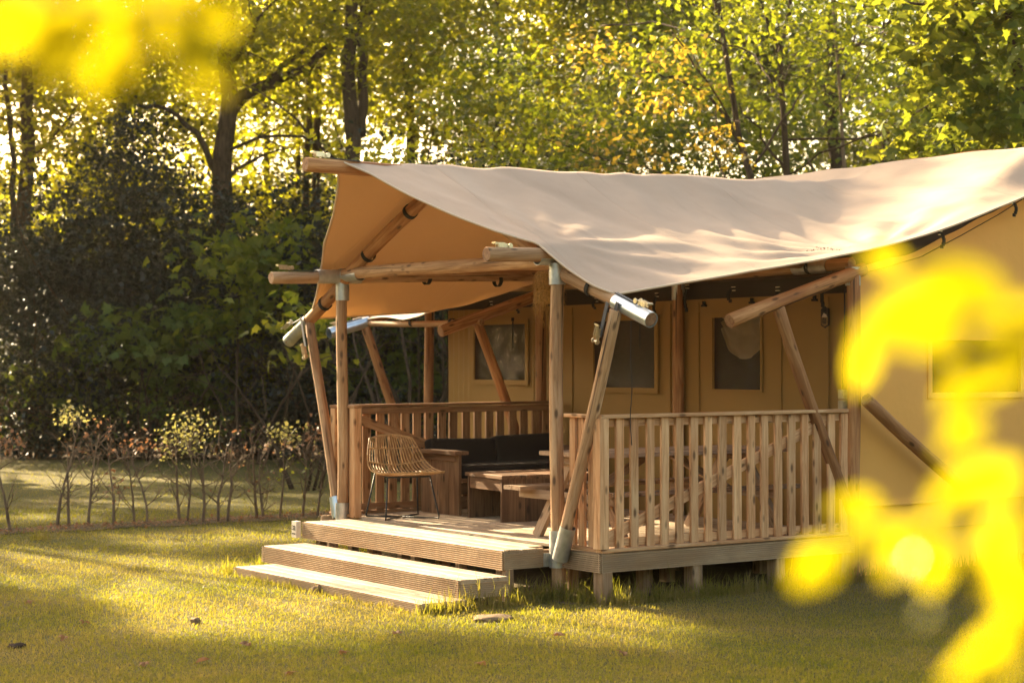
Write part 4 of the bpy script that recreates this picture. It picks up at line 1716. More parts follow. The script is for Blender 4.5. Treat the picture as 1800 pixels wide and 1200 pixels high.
forest_tree('straight dark pine trunk right of the slim split trunk', 34,
            [(1474, 790), (1470, 290), (1462, 150), (1462, 0), (1460, -260)], 29,
            [(1470, -120, 2.2, 1.6, 0, None), (1440, 30, .9, .6, 0, None), (1500, 190, 1.0, .7, .6, None)], 'green', 110, .14, 1.2, 36, .42, 'bark_dark', 8, name='pine_tree')
forest_tree('thin pale sapling trunk beside the dark pine trunk', 30,
            [(1500, 780), (1484, 290), (1480, 180), (1470, 60), (1462, -60)], 9,
            [(1500, 60, 1.2, .9, 0, None), (1540, 190, 1.1, .8, 0, None)], 'green', 111, .12, 1.0, 30, .4, 'bark_pale', 6)
forest_tree('maple with big drooping leaves hanging over the right end of the roof', 23,
            [(1850, 780), (1830, 350), (1800, 160), (1760, -60), (1750, -160)], 26,
            [(1720, 90, .95, .75, 0, None), (1790, 200, .85, .5, .2, None), (1640, 60, .7, .5, .3, None), (1660, 200, .6, .35, 0, None), (1750, -40, 1.4, .8, 0, None), (1610, 250, .5, .25, .6, None)], 'maple', 112, .19, 5.0, 15, .30, limbs=10, shape='lobed', name='maple_tree')
forest_tree('thin tree behind the right roof slope, with bare lower stem', 37,
            [(1556, 800), (1552, 300), (1560, 150), (1550, -100)], 10,
            [(1560, 40, 1.8, 1.2, 0, None), (1600, 190, 1.5, 1.0, 0, None), (1540, -80, 2.0, 1.3, 0, None)], 'green', 113, .15, .9, 36, .5)
forest_tree('rearmost tree on the right, mostly hidden by the maple leaves', 43,
            [(1660, 800), (1664, 300), (1658, 100), (1664, -120)], 22,
            [(1680, 60, 2.6, 1.6, 0, None), (1760, 200, 2.0, 1.3, 0, None), (1640, 220, 1.8, 1.1, 0, None)], 'green', 114, .17, .9, 36, .55)
forest_tree('tall tree filling the gap between roof centre and slender trunk', 42,
            [(1120, 800), (1112, 300), (1106, 100), (1116, -140)], 20,
            [(1110, 40, 2.8, 1.6, 0, None), (1020, 100, 2.0, 1.2, 0, None), (1180, 180, 2.2, 1.2, 0, None), (1060, -60, 2.8, 1.5, 0, None)], 'green', 115, .17, 1.1, 38, .5)
forest_tree('tree behind the dark hollies, at left between two thick trunks', 40,
            [(205, 810), (200, 400), (212, 200), (206, -120)], 20,
            [(180, 90, 2.6, 1.6, 0, None), (260, 230, 2.2, 1.4, 0, None), (120, 330, 2.0, 1.4, 0, None), (330, 340, 1.9, 1.2, .5, None)], 'beech', 116, .17, 1.0, 38, .5)
forest_tree('lighter tree between the hollies and the roof ridge end', 43,
            [(520, 810), (516, 420), (524, 300), (518, 100)], 14,
            [(520, 300, 1.9, 1.5, 0, None), (470, 420, 1.6, 1.2, 0, None), (570, 200, 1.7, 1.0, 0, None)], 'beech', 117, .17, 1.0, 38, .5)

# bushes and understorey
GH = 'dark holly bushes left of the tent'
bush('holly_bush', 'dark bluish holly bush, biggest, left of the forked trunk', 215, 30, 1.9, 2.6, 'holly', 201, .10, 9, 42, .26, zc=2.5, group=GH, ells=[(235, 300, .9, 1.0, 0), (150, 430, 1.0, 1.0, .3), (300, 450, .9, 1.0, .2)])
bush('holly_bush', 'dark holly bush at the left edge of the picture', 45, 30.5, 1.6, 2.2, 'holly', 202, .10, 8, 42, .26, zc=1.9, group=GH, ells=[(20, 470, .8, .8, 0), (100, 500, .8, .7, 0)])
bush('holly_bush', 'dark holly bush close behind the forked trunk', 425, 32.5, 1.7, 2.4, 'holly', 203, .10, 7, 42, .26, zc=2.1, group=GH, ells=[(380, 380, .9, .9, 0)])
bush('holly_bush', 'dark holly bush next to the left end of the veranda', 545, 31, 1.4, 2.1, 'holly', 204, .10, 9, 42, .26, zc=2.2, group=GH, ells=[(520, 430, .8, .7, 0), (560, 360, .7, .6, .4)])
bush('holly_bush', 'dark holly bush seen under the veranda roof', 690, 33, 1.8, 2.0, 'holly', 205, .10, 7, 42, .26, zc=1.9, group=GH)
bush('holly_bush', 'dark holly bush rising behind the left half of the roof', 760, 31, 1.6, 1.6, 'holly', 206, .11, 7, 42, .28, zc=3.9, group=GH)
bush('shrub', 'tall mid-green shrub with white blossom above the middle of the roof', 960, 28, 1.3, 1.6, 'green', 207, .11, 5, 42, .3, zc=3.8, ells=[(850, 230, .8, .7, 0), (1060, 190, .9, .8, .3), (940, 130, .9, .6, .2)], blossom=5)
bush('shrub', 'yellow-bronze young oak shrub above the roof, left of the slender trunk', 1090, 25, 1.0, .8, 'oak', 208, .10, 6, 40, .24, zc=3.9, ells=[(1040, 270, .55, .32, 0), (1180, 150, .8, .5, .2), (1220, 250, .6, .4, 0), (1080, 90, .7, .35, .2)], stems=4, twigs=3)
bush('shrub', 'mid-green shrub between the slender trunk and the pine trunk', 1400, 30, 1.2, 1.2, 'green', 209, .12, 4.5, 38, .3, zc=3.4, ells=[(1330, 260, .7, .5, 0)])
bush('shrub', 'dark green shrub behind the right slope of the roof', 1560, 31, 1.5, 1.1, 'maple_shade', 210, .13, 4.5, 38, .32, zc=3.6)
bush('shrub', 'pale-tipped shrub peeping over the right part of the roof', 1700, 29, 1.6, .8, 'maple', 211, .12, 4, 36, .3, zc=4.2)
bush('shrub', 'sunlit yellow-green shrub above the roof near its ridge end', 720, 27, .9, .45, 'beech', 212, .13, 9, 40, .22, zc=4.55, ells=[(800, 170, .5, .45, .2), (640, 285, .6, .3, 0)])
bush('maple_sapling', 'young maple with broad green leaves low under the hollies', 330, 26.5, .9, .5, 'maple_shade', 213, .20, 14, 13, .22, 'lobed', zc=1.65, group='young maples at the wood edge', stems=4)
bush('maple_sapling', 'young maple with sunlit leaves at the foot of the forked trunk', 440, 26, .8, .7, 'maple', 214, .18, 14, 13, .22, 'lobed', zc=1.9, group='young maples at the wood edge', stems=4, ells=[(470, 490, .6, .35, 0), (400, 590, .5, .3, 0), (500, 400, .4, .25, .3)])
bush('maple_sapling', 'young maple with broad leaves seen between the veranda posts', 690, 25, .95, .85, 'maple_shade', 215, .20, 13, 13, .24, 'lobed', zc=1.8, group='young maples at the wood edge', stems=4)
bush('maple_sapling', 'young maple beside the left veranda strut, yellow leaves at top', 535, 25.5, .55, .55, 'maple', 216, .18, 15, 13, .2, 'lobed', zc=2.3, group='young maples at the wood edge', stems=4)
bush('maple_sapling', 'young maple with large pale leaves low at the far left', 110, 26.5, .8, .45, 'maple_shade', 217, .22, 13, 13, .22, 'lobed', zc=1.5, group='young maples at the wood edge', stems=4)
bush('maple_sapling', 'young maple climbing in front of the forked trunk, lit leaves half way up', 440, 32, 1.0, .8, 'maple', 226, .2, 9, 13, .26, 'lobed', zc=3.4, group='young maples at the wood edge', stems=4, ells=[(480, 470, .8, .4, 0), (380, 560, .7, .4, 0), (520, 400, .5, .3, .3)])
bush('maple_sapling', 'wide young maple with dull green leaves behind the middle of the hedge', 260, 33, 1.5, .7, 'maple_shade', 227, .22, 9, 13, .28, 'lobed', zc=2.2, group='young maples at the wood edge', stems=5)
bush('thicket', 'tangle of bare grey twigs below the left hollies', 70, 29, 1.8, .8, 'maple_shade', 218, .10, 1.2, 20, .3, zc=1.2, stems=12, twigs=7)
bush('thicket', 'brown twiggy thicket low behind the middle of the hedge', 330, 30, 2.0, .8, 'maple_shade', 219, .10, 2.2, 24, .3, zc=1.0, stems=12, twigs=6)
bush('thicket', 'shady thicket low behind the left veranda railing', 600, 29, 1.9, .9, 'holly', 220, .10, 4, 36, .3, zc=1.0, stems=10, twigs=5)

bush('shrub', 'deep green shrub filling the gap behind the roof saddle', 1290, 32, 1.7, 1.5, 'maple_shade', 221, .12, 6, 42, .3, zc=3.9, ells=[(1230, 180, 1.0, .7, .3), (1420, 200, 1.0, .7, .2)])
bush('shrub', 'dense dark shrub behind the roof, right of the pine trunk', 1540, 33, 1.7, 1.5, 'green', 222, .12, 6, 42, .3, zc=4.0, ells=[(1620, 150, 1.0, .7, .3), (1500, 120, .8, .6, .2)])
bush('shrub', 'dense mid-green shrub behind the far right roof edge', 1760, 33, 1.9, 1.6, 'maple_shade', 223, .12, 5, 42, .3, zc=4.3)
bush('shrub', 'deep green shrub behind the blossoming one, above the roof centre', 1000, 33, 2.0, 1.7, 'green', 224, .12, 6, 42, .3, zc=4.2, ells=[(880, 140, 1.2, .8, .3), (1120, 150, 1.2, .8, .3)])

bush('shrub', 'leafy green shrub closing the gap just left of the slender red-brown trunk', 1170, 31, 1.6, 1.3, 'green', 225, .12, 7, 42, .3, zc=4.6, ells=[(1240, 210, .9, .7, .3), (1120, 240, .8, .5, .2), (1330, 220, .9, .6, .3)])

leaf_cloud('leaf_debris', DEBRIS, nrs.uniform(.008, .022, len(DEBRIS)), M['bark_dark'], tent, nrs, 'rhomb', 0, 1.2)

# far wood that reads as one mass
rs = np.random.RandomState(300)
ell = []
for i in range(40):
    c = at(-500 + i * 72 + rs.uniform(-30, 30), rs.uniform(50, 62))
    ell.append(((c.x, c.y, rs.uniform(1.2, 5.6)), (2.6, 2.6, 2.8)))
for i in range(24):
    c = at(-500 + i * 120 + rs.uniform(-40, 40), rs.uniform(52, 66))
    ell.append(((c.x, c.y, rs.uniform(5, 13)), (2.6, 2.6, 1.8)))
for i in range(60):
    c = at(-500 + i * 48 + rs.uniform(-20, 20), rs.uniform(46, 50))
    ell.append(((c.x, c.y, .8), (1.6, 1.6, 1.3)))
C = clusters(rs, ell, 1.9, .55, 44)
fw = leaf_cloud('far_wood', C[C[:, 2] > 0], rs.uniform(.7, 1.3, (C[:, 2] > 0).sum()) * .24, LF['wood'], None, rs)
fw['label'] = 'far trees of the wood closing the view between the trunks'
fw['category'] = 'wood'

# unseen trees added beyond the left frame edge, crowns shaped to dapple the lawn

SUNV = np.array(tuple(to_sun))
lit = []          # places the photograph shows in sunshine; gaps between the crowns lead to them
for px, py in ((45, 975), (110, 978), (180, 985), (270, 945), (340, 946), (200, 1040), (270, 1040), (340, 1042), (405, 1048), (10, 1020), (60, 1030), (110, 1040), (250, 1100), (320, 1106), (390, 1110), (450, 1116), (520, 1090), (600, 1092), (680, 1092), (760, 1096), (840, 1096), (920, 1100), (1000, 1102), (1090, 1106), (20, 910), (60, 905), (120, 905), (170, 867), (100, 882), (260, 890), (330, 872), (480, 888), (60, 850), (400, 850), (220, 850), (540, 870), (430, 938), (500, 936)):
    p = at(px, CAM.z * FPX / (py - 642))
    lit.append((p.x, p.y, 0, .33))
for x in (-1.25, -.95, -.6, -.2, .3):
    for y in (.6, 1.1, 1.6, 2.1, 2.6, 3.1):
        lit.append((x, y, .3, .55))
for p in ((.6, 2.2, .374, .5), (1.0, 1.6, .374, .4), (1.2, 2.8, .78, .45), (.5, 4.1, 1.4, .5), (1.4, 4.1, 1.4, .4), (2.2, 4.1, 1.4, .4), (.4, 3.5, 1.1, .45)):
    lit.append(p)
for x, y in ((3.6, .2), (4.0, -.1), (4.7, .3), (3.4, 1.0), (1.0, .2), (1.7, .1), (2.2, .2), (2.8, .2), (1.7, 1.0), (.6, .3), (2.0, 4.9), (1.9, 5.6)):
    lit.append((x, y, roof_z(x, y), .40))
for x in (-.9, -.3, .3, .9, 1.4, 1.8):
    lit.append((x, 8.1, 1.0, .35))
for px, py, d_ in ((60, 40, .96), (200, 60, .96), (330, 60, .96), (1600, 560, .96), (1750, 640, .94), (1690, 720, .95), (1500, 960, .96), (1650, 900, .94), (1760, 960, .92), (1760, 1120, .9)):
    p = at(px, d_, hz(py, d_))
    lit.append((p.x, p.y, p.z, .75))
lit = np.array(lit)
rs = np.random.RandomState(900)
nC = 5200
gx, gy = rs.uniform(-13, 8, nC), rs.uniform(-6.5, 14, nC)
ss = rs.uniform(24, 40, nC)
G0 = np.stack([gx, gy, np.zeros(nC)], 1)
CC = G0 + ss[:, None] * SUNV[None] / math.cos(SUN_EL)
dv = CC[:, None, :] - lit[None, :, :3]
al = dv @ SUNV
perp = np.linalg.norm(dv - al[..., None] * SUNV, axis=2)
keep = (perp > lit[None, :, 3] * .8 + .34).all(axis=1)
# never inside the picture itself
rel = CC - np.array(tuple(CAM))
dep = rel @ np.array(tuple(FWD))
lt2_ = rel @ np.array(tuple(RGT))
keep &= lt2_ / dep < -.33
CC = CC[keep]

roots = []
for lab, i in (('unseen tree added left of the picture, its crown shaped to dapple the lawn', 0),) * 1:
    pass
base_c = CC.mean(axis=0)
tr_pos = [(-.0, 0), (5, 3), (-5, -3), (8, -4), (-9, 4), (2, -8), (-3, 9), (11, 5)]
tr_pos = np.array([(base_c[0] + a, base_c[1] + b) for a, b in tr_pos])
own = np.argmin(((CC[:, None, :2] - tr_pos[None]) ** 2).sum(2), axis=1)
for i, (tx, ty) in enumerate(tr_pos):
    sel = CC[own == i]
    if len(sel) == 0:
        continue
    t = thing('broadleaf_tree', 'unseen tall tree added left of the picture, crown shaped to dapple the lawn', 'tree', (tx, ty, 0), 'unseen shade trees added left of the picture')
    mb = MB()
    h = float(sel[:, 2].max())
    lp = limb_path((tx, ty, -.1), (0, 0, 1), h * .95, rs, 12, .09)
    trunk_mesh(mb, lp, .12, .03, 9)
    for c in sel[:: max(1, len(sel) // 14)]:
        k = min(11, max(3, int((c[2] - 1.5) / (h * .95) * 12)))
        q = Vector(c)
        trunk_mesh(mb, [lp[k], lerp(lp[k], q, .5) + Vector((0, 0, .3)), q], .04, .008, 5)
    mb.build('trunk', M['bark'], t, True)
    m_ = rs.poisson(60, size=len(sel))
    ix = np.repeat(np.arange(len(sel)), m_)
    P_ = sel[ix] + rs.normal(size=(len(ix), 3)) * np.array((.30, .30, .22))
    leaf_cloud('crown', P_, rs.uniform(.7, 1.2, len(P_)) * .20, LF['beech'], t, rs)

# unseen ring of wood added behind the viewer to dim sky light and reflections
rs = np.random.RandomState(910)
ell = []
for i in range(60):
    a = R(i * 6.0)
    rr_ = rs.uniform(30, 44)
    dirv = Vector((math.sin(a), math.cos(a), 0))
    p = Vector((-3, -3, 0)) + dirv * rr_
    q = p - CAM
    if q.dot(FWD) > 0 and abs(q.dot(RGT) / q.dot(FWD)) < .45:
        continue
    low = q.dot(RGT) < 0
    ell.append(((p.x, p.y, rs.uniform(2, 5)), (3.2, 3.2, 4)))
C = clusters(rs, ell, .35, .8, 26)
C = C[C[:, 2] > 0]
sw = leaf_cloud('far_wood', C, rs.uniform(.7, 1.3, len(C)) * .55, LF['green'], None, rs)
sw['label'] = 'unseen wood added round the clearing behind the viewer'
sw['category'] = 'wood'


# ------------------------------------------------------------------ young hedge
GHD = 'young hedge plants in a row on the lawn'
ordn = ['leftmost', 'second', 'third', 'fourth', 'fifth', 'sixth', 'seventh', 'eighth', 'ninth', 'tenth', 'eleventh', 'twelfth', 'thirteenth', 'fourteenth', 'fifteenth', 'sixteenth', 'seventeenth']
HP = [((-1.49, 8.09), 1.30, 'dry'), ((-.71, 8.45), 1.25, 'bare'), ((-.86, 8.40), 1.45, 'new'), ((-.51, 8.40), 1.3, 'drybits'), ((-.26, 8.30), 1.2, 'bare'), ((.0, 8.35), 1.05, 'drylow'), ((.04, 8.1), 1.25, 'dry2'), ((.54, 8.35), 1.35, 'newbig'), ((.59, 8.25), 1.25, 'newbig'), ((.66, 8.01), 1.05, 'bare'), ((.82, 7.95), 1.25, 'bare'), ((.91, 7.9), 1.35, 'budding'), ((1.37, 8.1), 1.25, 'bare'), ((1.37, 7.95), .95, 'bare'), ((1.6, 7.98), 1.25, 'newtop'), ((1.92, 8.06), 1.1, 'bare'), ((2.09, 8.0), 1.25, 'dry')]
look = {'dry': 'with a crown of rust-brown dry leaves', 'bare': 'with bare branching twigs', 'new': 'with fresh yellow-green leaves at its tip', 'drybits': 'with scattered orange dry leaves', 'drylow': 'with a low tuft of dry leaves', 'dry2': 'with dark stem and rusty upper leaves', 'newbig': 'with a broad tuft of fresh leaves', 'budding': 'with long upright budding twigs', 'newtop': 'with a dense pale green leafy top'}
for i, ((hx, hy), hh, kd) in enumerate(HP):
    rs = np.random.RandomState(500 + i)
    hh *= .93
    t = thing('hedge_sapling', f'{ordn[i]} hedge sapling from the left, {look[kd]}', 'sapling', (hx, hy, 0), GHD)
    mb = MB()
    main = limb_path((hx, hy, -.03), (rs.normal() * .05, rs.normal() * .05, 1), hh * rs.uniform(.80, .90), rs, 12, .06, .3)
    trunk_mesh(mb, main, rs.uniform(.015, .021), .004, 7)
    tips = []
    for j in range(rs.randint(9, 14)):
        k = rs.randint(2, 12)
        a = rs.uniform(0, 6.28)
        lp = limb_path(main[k], (math.cos(a), math.sin(a), rs.uniform(.5, 1.3)), rs.uniform(.18, .48), rs, 6, .16, .3)
        trunk_mesh(mb, lp, .0065, .0025, 5)
        tips.append(lp[-1])
        for q in range(3):
            a2 = rs.uniform(0, 6.28)
            lq = limb_path(lp[rs.randint(2, 6)], (math.cos(a2), math.sin(a2), rs.uniform(.2, 1.0)), rs.uniform(.08, .22), rs, 4, .2)
            trunk_mesh(mb, lq, .0032, .0016, 4)
            tips.append(lq[-1])
    mb.build('stem', M['twig'], t, True)
    T = np.array([tuple(p) for p in tips])

    def tuft(sel, n, size, leaf, spread):
        if len(sel) == 0:
            return
        C = np.repeat(sel, n, axis=0) + rs.normal(size=(len(sel) * n, 3)) * spread
        leaf_cloud('leaves', C, rs.uniform(.6, 1.2, len(C)) * size, LF[leaf], t, rs, 'rhomb', .5, .2)
    hi = T[T[:, 2] > hh * .72]
    lo = T[T[:, 2] < hh * .6]
    if kd in ('dry', 'dry2'):
        tuft(hi, 5, .062, 'dry', .06)
    if kd in ('drybits',):
        tuft(hi[::2], 2, .06, 'dry', .05)
        tuft(lo[::4], 2, .05, 'new', .05)
    if kd == 'drylow':
        tuft(lo[:5], 6, .06, 'dry', .05)
    if kd == 'new':
        tuft(hi, 8, .055, 'new', .06)
    if kd == 'newbig':
        tuft(hi, 9, .05, 'new', .085)
        tuft(T[(T[:, 2] > hh * .55)], 4, .045, 'new', .08)
    if kd == 'newtop':
        tuft(hi, 14, .055, 'new', .07)
        tuft(lo[::3], 3, .06, 'maple', .05)
    if kd == 'budding':
        tuft(hi[::2], 2, .045, 'dry', .03)
    if kd == 'bare':
        tuft(T[::5], 1, .04, 'new' if i % 2 else 'dry', .02)

# ------------------------------------------------------------------ grass, litter, small things on the lawn
def in_deck(x, y):
    return ((x > -.45) & (x < 8) & (y > .62) & (y < 4.2)) | ((x > 2.55) & (x < 8) & (y > 4.2) & (y < 6.1)) | ((x > .05) & (x < 8) & (y > .14) & (y < 4.2)) | ((x > -1.31) & (x < -.4) & (y > .40) & (y < 3.38))


def blades(name, X, Y, H, Wd, rs, mat, lean=.6):
    n = len(X)
    a = rs.uniform(0, 6.283, n)
    b = rs.uniform(0, 6.283, n)
    ln = np.abs(rs.normal(size=n)) * lean
    dx, dy = np.cos(b) * ln * H, np.sin(b) * ln * H
    wx, wy = np.cos(a) * Wd / 2, np.sin(a) * Wd / 2
    z = np.zeros(n)
    v0 = np.stack([X - wx, Y - wy, z], 1)
    v1 = np.stack([X + wx, Y + wy, z], 1)
    hh = H / np.sqrt(1 + ln * ln)
    m0 = np.stack([X - wx * .8 + dx * .35, Y - wy * .8 + dy * .35, hh * .6], 1)
    m1 = np.stack([X + wx * .8 + dx * .35, Y + wy * .8 + dy * .35, hh * .6], 1)
    tp = np.stack([X + dx, Y + dy, hh], 1)
    V = np.stack([v0, v1, m1, m0, tp], 1).reshape(-1, 3)
    i = np.arange(n)[:, None] * 5
    tri = np.concatenate([i + np.array([[0, 1, 2]]), i + np.array([[0, 2, 3]]), i + np.array([[3, 2, 4]])], 1).reshape(-1, 3)
    return mesh_np(name, V, tri)


rs = np.random.RandomState(700)
n = 380000
dmin, dmax = 8.6, 34.0
u = rs.uniform(size=n)
d = 1 / np.sqrt(1 / dmin ** 2 + u * (1 / dmax ** 2 - 1 / dmin ** 2))      # pdf ~ 1/d^3 : constant per picture row
d = np.where(rs.uniform(size=n) < .35, rs.uniform(dmin, 22, n), d)
lat = rs.uniform(-.36, .36, n) * d
X = CAM.x + FWD.x * d + RGT.x * lat
Y = CAM.y + FWD.y * d + RGT.y * lat
ok = ~in_deck(X, Y) & ~((np.abs(Y - 8.12 + .02 * X) < .25) & (rs.uniform(size=n) < .8))
X, Y, d = X[ok], Y[ok], d[ok]
patch = .5 + .5 * np.sin(X * 1.9 + 1.3 * np.sin(Y * 1.1)) * np.sin(Y * 2.3 + X)
H = rs.gamma(6, .0034, len(X)) * (.75 + .5 * patch)
me = blades('grass', X, Y, H, .0026 + .00024 * d * rs.uniform(.6, 1.3, len(X)), rs, M['grass'], .95)
g = kind(obj('grass', me, M['grass']), 'stuff')
g['label'] = 'short mown grass of the lawn in front of the tent'
# long tufts along deck edges, stilts and steps
TX, TY, TH = [], [], []


def tufts(x0, y0, x1, y1, n, h, sp):
    t_ = rs.uniform(size=n)
    cl = np.sin(t_ * 40 + x0) * .5 + .5
    TX.append(x0 + (x1 - x0) * t_ + rs.normal(size=n) * sp)
    TY.append(y0 + (y1 - y0) * t_ + rs.normal(size=n) * sp)
    TH.append(rs.gamma(5, h / 5, n) * (.45 + .75 * cl))


tufts(-.45, .42, .0, .45, 900, .11, .07)
tufts(-.1, .30, .2, -.03, 900, .11, .07)
tufts(.1, -.03, 2.6, -.02, 2600, .10, .07)
tufts(2.6, .02, 6, .02, 1500, .11, .08)
tufts(-1.36, 3.4, -1.36, .3, 800, .042, .035)
tufts(-1.30, .29, -.6, .33, 800, .10, .05)
tufts(-1.35, 3.35, -1.15, 3.6, 260, .075, .06)
tufts(-.9, 3.6, -.5, 3.72, 500, .09, .06)
tufts(-1.55, 7.1, -1.5, 7.2, 120, .08, .05)
tufts(.0, 4.2, 2.5, 4.3, 800, .10, .08)
X, Y, H = np.concatenate(TX), np.concatenate(TY), np.concatenate(TH)
g2 = kind(obj('long_grass', blades('long_grass', X, Y, H, rs.uniform(.004, .008, len(X)), rs, M['grass'], .45), M['grass']), 'stuff')
g2['label'] = 'long grass tufts along the deck stilts and steps'

# leaf litter under the hedge
n = 1500
C = np.stack([rs.uniform(-4, 3.2, n), 8.1 + rs.normal(size=n) * .17, rs.uniform(.01, .035, n)], 1)
lt_ = leaf_cloud('leaf_litter', C, rs.uniform(.02, .055, n), LF['dry'], None, rs, 'rhomb', 0, 1.5)
lt_['label'] = 'brown leaf litter on the bare strip under the hedge'
n = 9000
dd = rs.uniform(33.6, 50, n)
la = rs.uniform(-.4, .4, n) * dd
C = np.stack([CAM.x + FWD.x * dd + RGT.x * la, CAM.y + FWD.y * dd + RGT.y * la, rs.uniform(.01, .12, n)], 1)
lt2 = leaf_cloud('leaf_litter', C, rs.uniform(.06, .15, n), LF['dry'], None, rs, 'rhomb', 0, 1.0)
lt2['label'] = 'brown leaf litter along the edge of the wood'

# single dry leaves and stones on the lawn
def single_leaf(size):
    tv, tf = LEAF['lobed']
    V = [(a * size, b * size, c * size * 3 + .012) for a, b, c in tv]
    tris = []
    for q in tf:
        tris.append((q[0], q[1], q[2]))
        if q[3] != q[2]:
            tris.append((q[0], q[2], q[3]))
    return mesh('fallen_leaf', V, tris)


FL = [(150, 1098, 'left of the lawn, nearest the front edge'), (115, 1122, 'close to the left picture edge'), (258, 1168, 'at the front, left of centre'), (428, 1138, 'in front of the lowest step'), (840, 1170, 'right of centre in the front shade'), (988, 1122, 'on the lit band below the deck'), (520, 1186, 'near the bottom edge of the view'), (365, 1165, 'small, front left'), (610, 1150, 'on the shaded strip in front of the steps'), (700, 1118, 'below the right end of the lowest step'), (1090, 1150, 'in the shade near the lower right'), (60, 1060, 'at the far left of the sunlit patch')]
for px, py, where in FL:
    dpt = CAM.z * FPX / (py - 642)
    p = at(px, dpt, .012)
    o = obj('fallen_leaf', single_leaf(.08), LF['dry'], None, Matrix.Translation(p) @ Euler((rnd.uniform(-.3, .3), rnd.uniform(-.3, .3), rnd.uniform(0, 6))).to_matrix().to_4x4())
    tag(o, f'orange-brown dry leaf lying on the grass {where}', 'leaf', 'dry leaves lying on the lawn')


def pebble(p, s, seed, name, label, mat, cat, flat=.6):
    import bmesh
    r_ = random.Random(seed)
    bm = bmesh.new()
    bmesh.ops.create_icosphere(bm, subdivisions=3, radius=1)
    for v in bm.verts:
        k = 1 + .18 * math.sin(v.co.x * 4 + seed) * math.cos(v.co.y * 5 + seed) + r_.uniform(-.13, .13)
        v.co = Vector((v.co.x * s[0] * k, v.co.y * s[1] * k, v.co.z * s[2] * k))
    me = bpy.data.meshes.new(name)
    bm.to_mesh(me)
    bm.free()
    me.polygons.foreach_set('use_smooth', [True] * len(me.polygons))
    o = obj(name, me, mat, None, Matrix.Translation(p))
    return tag(o, label, cat)


def gp(px, py, z=0):
    return at(px, CAM.z * FPX / (py - 642), z)


pebble(gp(868, 1088, .005), (.15, .11, .032), 3, 'soil_mound', 'small dry brown soil mound on grass in front of the dark deck gap', M['mound'], 'mound')
pebble(gp(560, 1042, .02), (.04, .035, .045), 5, 'stone', 'pale stone leaning at the lowest step, left part', M['mound'], 'stone')
pebble(gp(345, 1094, .015), (.035, .03, .025), 6, 'stone', 'small pale stone on the lit lawn left of the steps', M['mound'], 'stone')
pebble(gp(32, 1137, .01), (.06, .04, .02), 7, 'stick', 'dark chunk of bark on the lawn near the left edge', M['bark_dark'], 'bark')


# ------------------------------------------------------------------ near branches, out of focus
def front_leaf():
    V, Fc = [], []
    nu, nv = 10, 3
    for i in range(nu + 1):
        u = i / nu
        w = .30 * math.sin(math.pi * u ** .85) ** .9 if 0 < u < 1 else .0
        for j in range(-nv, nv + 1):
            s = j / nv
            V.append((u, w * s, .10 * abs(s) * w * 3 - .16 * u * u + .012 * math.sin(u * 25) * abs(s)))
    k = 2 * nv + 1
    for i in range(nu):
        for j in range(2 * nv):
            q = i * k + j
            Fc.append((q, q + k, q + k + 1, q + 1))
    return mesh('leaf', V, Fc, True)


FLM = front_leaf()
FLG = FLM.copy()
FLM.materials.append(LF['front'])
FLG.materials.append(LF['glint'])


def near_branch(label, twigs, leaves, seed):
    rs = np.random.RandomState(seed)
    base = at(twigs[0][0][0], twigs[0][0][2], hz(twigs[0][0][1], twigs[0][0][2]))
    t = thing('leafy_branch', label, 'branch', base, 'blurred leafy branches close to the viewer')
    for tw in twigs:
        pts = [at(px, d_, hz(py, d_)) for px, py, d_ in tw]
        P = []
        for a, b in zip(pts, pts[1:]):
            for i in range(4):
                P.append(lerp(a, b, i / 4))
        P.append(pts[-1])
        n_ = len(P)
        tube('twig', P, [.0035 - .0022 * i / n_ for i in range(n_)], M['twig'], t, 6)
    for px, py, d_, lpx, ang_, *gl in leaves:
        size = lpx / FPX * d_
        c = at(px, d_, hz(py, d_))
        dr = (RGT * math.cos(R(ang_)) + Vector((0, 0, 1)) * math.sin(R(ang_)) + FWD * rs.uniform(-.35, .35)).normalized()
        nn = (-FWD + Vector(rand_unit(1, rs)[0]) * .45 + to_sun * -.2).normalized()
        if gl:
            nn = (to_sun - FWD).normalized()
            dr = (dr - nn * dr.dot(nn)).normalized()
        w_ = nn.cross(dr).normalized()
        nn = dr.cross(w_)
        st = c - dr * size * .5
        m = Matrix(((dr.x * size, w_.x * size, nn.x * size, st.x), (dr.y * size, w_.y * size, nn.y * size, st.y), (dr.z * size, w_.z * size, nn.z * size, st.z), (0, 0, 0, 1)))
        obj('leaf', FLG if gl else FLM, None, t, m)
    return t


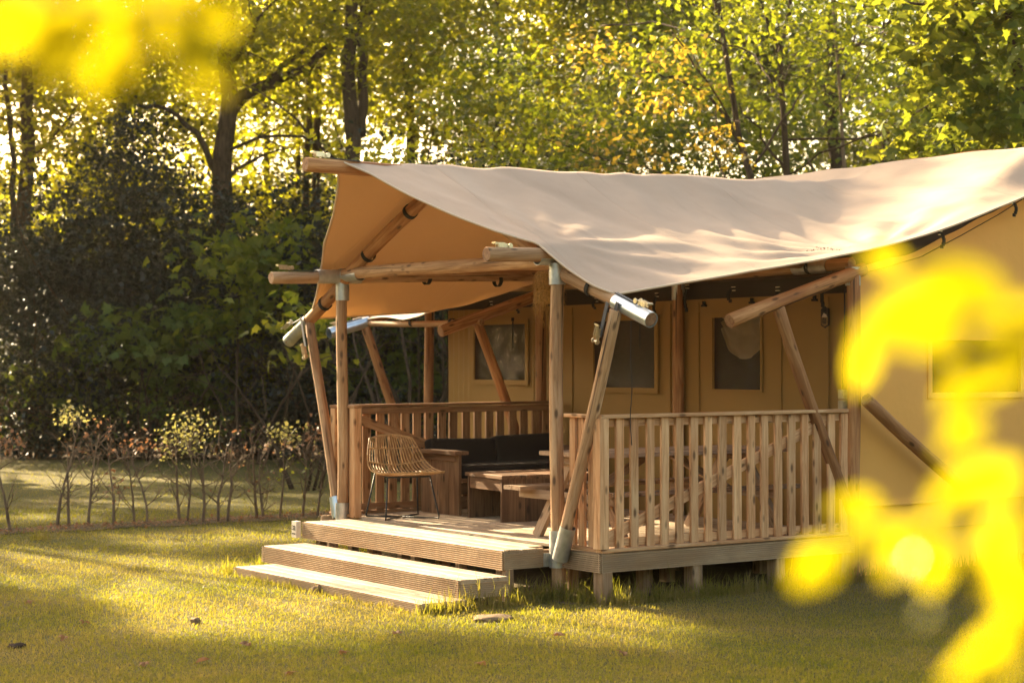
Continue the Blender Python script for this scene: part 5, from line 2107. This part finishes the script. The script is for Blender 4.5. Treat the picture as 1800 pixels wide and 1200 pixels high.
near_branch('bright yellow-green leafy branch hanging in from the top left corner',
            [[(-120, -60, 0.99), (60, -10, 0.96), (200, 10, 0.95), (330, 10, 0.93)], [(60, -10, 0.96), (150, 60, 0.95)], [(200, 10, 0.95), (260, 90, 0.94)]],
            [(20, 50, 0.96, 152, 215), (95, 70, 0.93, 152, 250), (160, 15, 0.99, 152, 195), (215, 75, 0.94, 168, 262), (180, 135, 0.95, 120, 255), (290, 35, 0.96, 160, 300), (350, 105, 0.93, 152, 305), (310, 0, 0.99, 144, 350), (30, -20, 0.99, 160, 180), (375, 25, 0.99, 104, 320), (120, 105, 0.99, 104, 225)], 11)
near_branch('bright yellow leafy branch reaching in from the right edge, at gable height',
            [[(1960, 520, 0.94), (1800, 560, 0.95), (1690, 560, 0.96), (1580, 540, 0.96)], [(1800, 560, 0.95), (1740, 660, 0.96)], [(1690, 560, 0.96), (1560, 600, 0.96)]],
            [(1600, 560, 0.93, 200, 200), (1690, 500, 0.95, 168, 165), (1770, 640, 0.90, 152, 250), (1555, 455, 1.05, 76, 165), (1690, 690, 0.95, 120, 235), (1515, 640, 1.10, 104, 265), (1640, 590, 0.96, 136, 205), (1790, 570, 0.95, 160, 200), (1690, 765, 0.99, 104, 220)], 12)
near_branch('bright yellow leafy branch filling the lower right corner',
            [[(1980, 900, 0.88), (1800, 890, 0.90), (1680, 900, 0.93), (1500, 930, 0.95)], [(1800, 890, 0.90), (1770, 1080, 0.90), (1720, 1180, 0.88)], [(1680, 900, 0.93), (1600, 960, 0.95)]],
            [(1432, 995, 0.96, 120, 232), (1525, 940, 1.05, 120, 215), (1590, 960, 0.95, 136, 240), (1720, 845, 0.93, 160, 200), (1785, 925, 0.90, 140, 250), (1665, 895, 0.90, 120, 235), (1745, 985, 0.93, 160, 262), (1795, 1050, 0.88, 152, 280), (1735, 1150, 0.88, 184, 218), (1500, 890, 1.10, 96, 190), (1640, 985, 0.95, 120, 270), (1662, 888, 0.90, 96, 240, 1), (1592, 992, 0.93, 56, 200, 1), (1625, 1072, 0.93, 48, 230, 1)], 13)

# ------------------------------------------------------------------ thin warm haze volume added in place of lens veiling glare
mb = MB()
mb.box((0, 0, 13.0), (530, 530, 28.0))
hm, nt, out = new_mat('veil_glare_haze')
pv = N(nt, 'ShaderNodeVolumePrincipled')
pv.inputs['Color'].default_value = (1.0, .88, .68, 1)
pv.inputs['Density'].default_value = .0002
pv.inputs['Anisotropy'].default_value = .6
L(nt, pv.outputs[0], out.inputs['Volume'])
hz_o = kind(mb.build('haze', hm), 'stuff')
